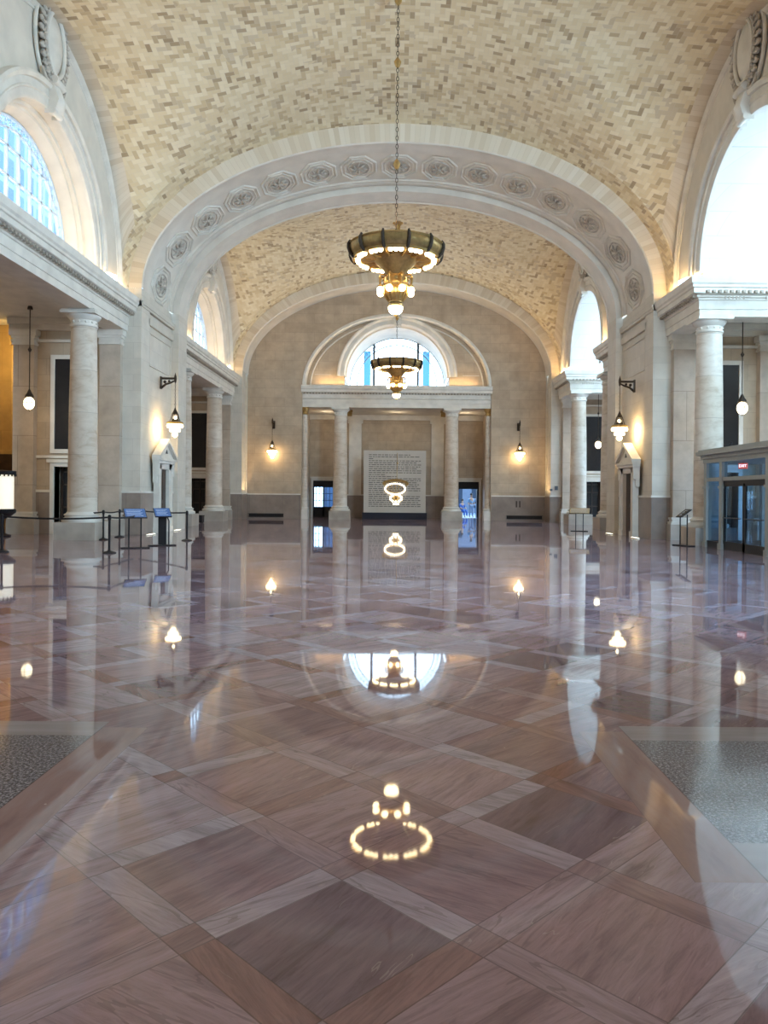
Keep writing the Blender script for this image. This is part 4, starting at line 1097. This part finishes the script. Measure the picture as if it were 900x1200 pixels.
# ------------------------------------------------------------------ entrance vestibule at the right
XV = 10.35; Y0, Y1 = 17.4, 25.6; VH = 2.9
v = thing('entrance_vestibule', 'grey-framed glass entrance vestibule between the right columns', 'vestibule', (XV, Y1, 0))
def V(m): 
    m.v = [(x-XV, y-Y1, z) for x, y, z in m.v]; return m
m = MB(); m.box(XV-.16, 16.9, Y0-.1, Y1+.12, VH, VH+.12); m.box(XV-.28, 16.9, Y0-.2, Y1+.24, VH+.12, VH+.24); m.box(XV-.22, 16.9, Y0-.15, Y1+.18, VH+.24, VH+.30); m.box(XV-.1, 16.9, Y0, Y1+.06, VH-.14, VH)
V(m).build('cornice', GREY, v, smooth=False)
ys = [25.5, 24.3, 21.25, 18.2, 17.5]
for i, y in enumerate(ys):
    m = MB(); m.box(XV-.09, XV+.09, y-.10, y+.10, 0, VH-.1); m.box(XV-.12, XV+.12, y-.13, y+.13, 0, .18); m.box(XV-.12, XV+.12, y-.13, y+.13, 1.92, 2.0)
    V(m).build('post', GREY, v, smooth=False)
for x in (12.2, 14.2, 16.4):
    m = MB(); m.box(x-.09, x+.09, 25.4, 25.6, 0, VH-.1); V(m).build('post', GREY, v, smooth=False)
m = MB(); m.box(XV-.07, XV+.07, Y0, Y1, 2.16, 2.28); m.box(XV, 16.9, 25.44, 25.58, 2.16, 2.28); V(m).build('transom', GREY, v, smooth=False)
m = MB(); m.box(XV-.06, XV+.06, 24.4, 25.4, 0, .22); m.box(XV-.04, XV+.04, 21.3, 24.2, 2.06, 2.16); m.box(XV, 16.9, 25.46, 25.56, 0, .22); V(m).build('kick_plate', BLACK, v, smooth=False)
m = MB(); m.box(XV-.01, XV+.01, Y0, Y1, 2.28, VH-.14); m.box(XV-.01, XV+.01, 24.35, 25.4, .22, 2.16); m.box(XV, 16.9, 25.49, 25.51, .22, VH-.14); V(m).build('pane', DGLASS, v, smooth=False)
for (a, b) in ((22.8, 24.2), (21.35, 22.75), (19.75, 21.15), (18.3, 19.7)):
    m = MB(); m.box(XV-.03, XV+.03, a, a+.07, 0, 2.06); m.box(XV-.03, XV+.03, b-.07, b, 0, 2.06); m.box(XV-.03, XV+.03, a, b, 0, .26); m.box(XV-.03, XV+.03, a, b, 1.98, 2.06)
    d = V(m).build('door', BLACK, v, smooth=False)
    V(MB().box(XV-.008, XV+.008, a+.07, b-.07, .26, 1.98)).build('door_pane', DGLASS, d, smooth=False)
    V(MB().tube([(XV-.08, a+.1, 1.0), (XV-.08, b-.1, 1.0)], .018, 8)).build('push_bar', BLACK, d)
# inner leaf line of the vestibule at the street side
m = MB()
for y in (17.6, 19.2, 20.8, 22.4, 24.0, 25.2): m.box(13.9, 14.0, y-.05, y+.05, 0, 2.3)
m.box(13.9, 14.0, Y0, Y1-.2, 2.2, 2.3); V(m).build('inner_mullions', BLACK, v, smooth=False)
# exit sign
def text_obj(name, s, size, mat, parent, loc, rot, ext=.002):
    cu = bpy.data.curves.new(name, 'FONT'); cu.body = s; cu.size = size; cu.align_x = 'CENTER'; cu.align_y = 'CENTER'; cu.extrude = ext
    o = bpy.data.objects.new(name+'_tmp', cu); COL.objects.link(o); dg = bpy.context.evaluated_depsgraph_get(); dg.update()
    me = bpy.data.meshes.new_from_object(o.evaluated_get(dg)); COL.objects.unlink(o); bpy.data.objects.remove(o)
    me.materials.clear(); me.materials.append(mat)
    n = bpy.data.objects.new(name, me); COL.objects.link(n); n.parent = parent; n.location = loc; n.rotation_euler = rot; return n
RED = emis('red_exit_glass', (1,.10,.06), 1.1, (.8,.1,.08)); WLT = emis('white_exit_letters', (1,.85,.8), 5)
t = thing('exit_sign', 'small red lit exit sign hanging inside the vestibule glass', 'exit sign', (10.75, 23.8, 2.53), R(-50))
t.scale = (.8, .8, .8)
MB().box(-.17,.17,-.03,.03,0,.22).build('housing', RED, t, smooth=False)
text_obj('letters', 'EXIT', .15, WLT, t, (0, -.033, .11), (R(90), 0, 0))
MB().tube([(0,0,.22),(0,0,.28)], .012, 6).build('mount', BLACK, t)
t = thing('ledge_sensor', 'tiny black sensor on top of the vestibule cornice', 'sensor', (10.2, 23.4, VH+.30))
MB().lathe([(.03,0),(.03,.02),(.012,.04),(.012,.08)], n=12).sphere((0,0,.10), .035, 10).build('sensor_head', BLACK, t)

# ------------------------------------------------------------------ people outside the right door
SKIN = plain('skin', (.42,.27,.20), .6)
def person(label, loc, rz, shirt, pants, hair, seated=False, h=1.0):
    t = thing('person', label, 'person', loc, rz)
    def skin_mesh(name, verts, edges, rad, mat, root=0, parent=t):
        me = bpy.data.meshes.new(name); me.from_pydata(verts, edges, []); me.update()
        o = bpy.data.objects.new(name, me); COL.objects.link(o); o.parent = parent
        sm = o.modifiers.new('skin', 'SKIN'); sm.use_smooth_shade = True
        for i, r in enumerate(rad): me.skin_vertices[0].data[i].radius = (r, r*.85)
        me.skin_vertices[0].data[root].use_root = True
        ss = o.modifiers.new('sub', 'SUBSURF'); ss.levels = 1; ss.render_levels = 1
        me.materials.append(mat); return o
    if not seated:
        V_ = [(0,0,.95),(0,0,1.15),(0,0,1.38),(0,0,1.5),(0,-.02,1.62),(0,-.02,1.74),
              (.10,0,.90),(.11,-.02,.50),(.12,.02,.08),(.12,-.14,.04),(-.10,0,.90),(-.12,.03,.50),(-.12,.06,.08),(-.12,-.10,.04),
              (.20,0,1.40),(.25,.02,1.12),(.26,-.08,.88),(-.20,0,1.40),(-.25,.02,1.12),(-.24,-.12,.90)]
    else:
        V_ = [(0,0,.50),(0,0,.72),(0,-.04,.95),(0,-.06,1.06),(0,-.08,1.18),(0,-.08,1.30),
              (.10,-.05,.48),(.12,-.45,.50),(.12,-.48,.08),(.12,-.62,.04),(-.10,-.05,.48),(-.13,-.45,.50),(-.13,-.48,.08),(-.13,-.62,.04),
              (.20,-.04,.97),(.24,-.14,.72),(.16,-.38,.60),(-.20,-.04,.97),(-.24,-.14,.72),(-.16,-.38,.60)]
    E_ = [(0,1),(1,2),(2,3),(3,4),(4,5),(0,6),(6,7),(7,8),(8,9),(0,10),(10,11),(11,12),(12,13),(2,14),(14,15),(15,16),(2,17),(17,18),(18,19)]
    rad = [.15,.14,.15,.06,.095,.085,.10,.07,.05,.04,.10,.07,.05,.04,.065,.05,.035,.065,.05,.035]
    skin_mesh('body', V_, E_, rad, SKIN)
    g = .016
    skin_mesh('shirt', [V_[i] for i in (0,1,2,14,15,17,18)], [(0,1),(1,2),(2,3),(3,4),(2,5),(5,6)], [rad[i]+g for i in (0,1,2,14,15,17,18)], shirt)
    skin_mesh('trousers', [V_[i] for i in (0,6,7,8,10,11,12)], [(0,1),(1,2),(2,3),(0,4),(4,5),(5,6)], [rad[i]+g for i in (0,6,7,8,10,11,12)], pants)
    hd = V_[5]; m = MB(); m.lathe([(.001,.10),(.06,.085),(.095,.04),(.10,-.02),(.09,-.07)][::-1], (hd[0], hd[1]+.02, hd[2]+.02), 16); m.build('hair', hair, t)
    m = MB(); m.sphere((.03, hd[1]-.085, hd[2]-.05), .012, 6).sphere((-.03, hd[1]-.085, hd[2]-.05), .012, 6).box(-.03,.03,hd[1]-.09,hd[1]-.08,hd[2]-.12,hd[2]-.11); m.build('face_features', BLACK, t)
    return t
LB = plain('light_blue_cloth', (.20,.38,.60), .8); DB = plain('denim_blue_cloth', (.05,.12,.38), .8); GB = plain('grey_blue_cloth', (.25,.34,.50), .8); HR = plain('dark_hair', (.02,.015,.012), .6)
person('person in a light blue shirt standing outside the right back door', (5.75, 58.6, 0.004), R(20), LB, GB, HR)
person('person in grey-blue clothes standing at the right edge of the back doorway', (6.45, 60.6, 0.004), R(-20), GB, LB, HR)
person('person in dark blue clothes sitting low outside the right back door', (5.15, 60.0, 0.004), R(35), DB, DB, HR, True)
t = thing('stool', 'low blue stool under the seated person outside the back door', 'stool', (5.15, 60.0, 0.004), R(35))
MB().box(-.2,.2,-.2,.2,.34,.38).build('seat', DB, t, smooth=False)
for a in (-.16,.16):
    for b in (-.16,.16): MB().box(a-.02,a+.02,b-.02,b+.02,0,.34).build('leg', BLACK, t, smooth=False)

# wall plate on the far right wall
t = thing('wall_device', 'small teal wall device at eye height on the far right pier', 'wall device', (9.85+.4, 49.16, 2.05))
MB().box(-.1,.1,-.05,0,0,.26).build('plate', DFRAME, t, smooth=False); MB().box(-.42,-.24,-.04,0,-.06,.08).build('small_plate', DFRAME, t, smooth=False)

# ------------------------------------------------------------------ tower outside the left windows
tb = thing('office_tower', 'blue glass office building seen through the left arched windows', 'building', (-48, 60, 0))
MB().box(-15, 0, -60, 60, 0, 75).build('facade', FACADE, tb, smooth=False)

for x, k in ((-11.7,'left'), (11.4,'right')):
    tt = thing('distant_tower', 'slim blue tower far outside the back window, %s of its middle' % k, 'building', (x, 300, 0))
    MB().box(-1.3,1.3,0,3,0,58).build('shaft', plain('cyan_glass_tower', (.02,.13,.22), .3), tt, smooth=False)

# ------------------------------------------------------------------ lights
def area(loc, rot, sx, sy, e, col, spread=180, name='light'):
    l = bpy.data.lights.new(name, 'AREA'); l.shape = 'RECTANGLE'; l.size = sx; l.size_y = sy; l.energy = e; l.color = col; l.spread = R(spread)
    o = bpy.data.objects.new(name, l); COL.objects.link(o); o.location = loc; o.rotation_euler = rot; o.visible_camera = False; return o
def point(loc, e, col, r=.15, name='lamp_glow'):
    l = bpy.data.lights.new(name, 'POINT'); l.energy = e; l.color = col; l.shadow_soft_size = r
    o = bpy.data.objects.new(name, l); COL.objects.link(o); o.location = loc; return o
DAY = (.72,.86,1.0); WARM = (1,.66,.30); WARM2 = (1,.80,.55)
K = 1.0
# daylight through the arched windows and the barrels, plus two added fills
for (a, b), e in zip(BAYS, (1.0, .7)):
    c = (a+b)/2
    l = area((-10.2, c, 10.9), (0, R(-90), 0), 2.6, 5.0, 110*e*K, (.5,.75,1)); l.visible_glossy = False
    l = area((16.4, c, 10.9), (0, R(90), 0), 3.2, 6.2, 1150*e*K, (.52,.77,1)); l.visible_glossy = False
    l = area((16.8, c, 1.8), (0, R(90), 0), 3.0, 9.0, 650*e*K, (.45,.72,1)); l.visible_glossy = False
l = area((0, -12, 9), (R(90), 0, 0), 14, 10, 800*K, (1,.96,.93)); l.visible_glossy = False  # neutral front fill added behind the camera, no source there
l = area((0, YB+.3, 10.6), (R(-90), 0, 0), 5.0, 2.4, 250*K, DAY); l.visible_glossy = False
l = area((0, 4, 15.6), (0, 0, 0), 14, 14, 330*K, (1,.90,.75)); l.visible_glossy = False  # warm overhead fill, added without any fixture
# added blue area light before the solid right wall, to brighten the left pier
l = area((10.2, 8, 8.5), (0, 0, 0), 5, 7, 5500*K, (.44,.72,1), 120); l.visible_glossy = False
l.rotation_euler = (Vector((-10, 33, 4.5)) - Vector((10.2, 8, 8.5))).to_track_quat('-Z', 'Y').to_euler()
for (a, b) in BAYS:
    area((14.0, a+4.2, 10.2), (R(90-18), 0, 0), 4.5, 2.2, 800*K, (.52,.77,1)).visible_glossy = False  # unseen helper added at each near jamb to whiten the right return faces
# cove strips on the cornices
def strip(x0, x1, y0, y1, z, e, tilt=0):
    t = MB().box(x0, x1, y0, y1, z, z+.03).build('cove_light', COVE, smooth=False)
    area(((x0+x1)/2, (y0+y1)/2, z+.06), (R(180), tilt, 0), abs(x1-x0), abs(y1-y0), e, WARM, 170, 'cove_glow').visible_glossy = False
    return t
for (a, b), nf in zip(BAYS, ('near','far')):
    c = (a+b)/2
    s = strip(-10.30, -10.22, a+.3, b-.3, 9.17, 150); tag(s, 'warm cove light strip along the top of the %s left cornice' % nf, 'strip light', 'warm cove light strips on the cornices')
    s = strip(-10.98, -10.88, c-2.9, c+2.9, 9.17, 26); tag(s, 'warm light strip on the sill of the %s left arched window' % nf, 'strip light', 'warm cove light strips on the cornices')
    s = strip(10.22, 10.30, b-3.4, b-.3, 9.17, 90); tag(s, 'warm cove light strip on the short %s right cornice' % nf, 'strip light', 'warm cove light strips on the cornices')
    s = strip(10.22, 10.30, a+.3, a+3.4, 9.17, 90); tag(s, 'warm cove light strip on the %s right cornice, camera side' % nf, 'strip light', 'warm cove light strips on the cornices')
s = MB().box(-5.6, 5.6, YB+.10, YB+.18, 8.91, 8.94).build('cove_light', COVE, smooth=False); tag(s, 'warm cove light strip along the top of the back portal cornice', 'strip light', 'warm cove light strips on the cornices')
area((0, YB+.14, 8.98), (R(180), 0, 0), 10.6, .1, 150, WARM, 170).visible_glossy = False
# lamps
for x, y, e in ((-.06, 22.7, 1.0), (-.02, 42.25, .75)):
    point((x, y, 9.6), 420*e, WARM2, .5).visible_glossy = False
    point((x, y, 6.6), 150*e, WARM2, .3).visible_glossy = False
for x, y in ((-9.45, 32.1), (9.45, 31.9)): point((x + (-.16 if x < 0 else .16), y, 4.4), 150, WARM, .12).visible_glossy = False
for x in (-8.15, 8.10): point((x, YB-.32, 4.3), 60, WARM, .12).visible_glossy = False
for p in ((-13.3, 27.8, 4.4), (12.5, 27.8, 4.45), (12.45, 47.4, 4.4)): point(p, 60, WARM2, .2).visible_glossy = False
# rib uplights
for s in (-1, 1):
    l = area((s*9.82, 50.1, 1.74), (R(180), 0, 0), .06, 1.4, 26, WARM, 50); l.visible_glossy = False
# golden room, portal, aisles
point((-17, 32.4, 7.5), 260, (1,.72,.3), .3).visible_glossy = False
for x in (-4.8, 0, 4.8): point((x, 53.8, 6.9), 45, WARM2, .3).visible_glossy = False
for (a, b) in BAYS: 
    area((-14, (a+b)/2, 8.2), (0,0,0), 3, 9, 120, WARM2).visible_glossy = False
# world
w = bpy.data.worlds.new('sky'); sc.world = w; w.use_nodes = True; nt = w.node_tree; bg = nt.nodes['Background']
tc = nt.nodes.new('ShaderNodeTexCoord'); sp = nt.nodes.new('ShaderNodeSeparateXYZ'); cr = nt.nodes.new('ShaderNodeValToRGB')
nt.links.new(tc.outputs['Generated'], sp.inputs[0]); nt.links.new(sp.outputs[2], cr.inputs[0]); nt.links.new(cr.outputs[0], bg.inputs[0])
cr.color_ramp.elements[0].color = (.70,.86,1,1); cr.color_ramp.elements[1].color = (.40,.66,1,1); cr.color_ramp.elements[1].position = .9
bg.inputs[1].default_value = 8.0

# ------------------------------------------------------------------ camera
cam = bpy.data.cameras.new('camera'); co = bpy.data.objects.new('camera', cam); COL.objects.link(co); sc.camera = co
co.location = (0, 0, 1.6); cam.sensor_fit = 'VERTICAL'; cam.sensor_height = 36; cam.lens = 900/1200*36
co.rotation_mode = 'QUATERNION'
base = Matrix.Rotation(R(90), 3, 'X'); roll = Matrix.Rotation(R(.5), 3, 'Z')     # roll about the view axis
co.rotation_quaternion = (base @ roll).to_quaternion()
cam.shift_x = -14/1200; cam.shift_y = -19/1200; cam.clip_end = 500
sc.view_settings.view_transform = 'Standard'; sc.view_settings.look = 'None'; sc.view_settings.gamma = 1; sc.view_settings.use_curve_mapping = False
sc.view_settings.exposure = -0.32
sc.cycles.use_denoising = True
sc.cycles.max_bounces = 8; sc.cycles.diffuse_bounces = 4; sc.cycles.glossy_bounces = 4; sc.cycles.transparent_max_bounces = 12
sc.cycles.sample_clamp_indirect = 6
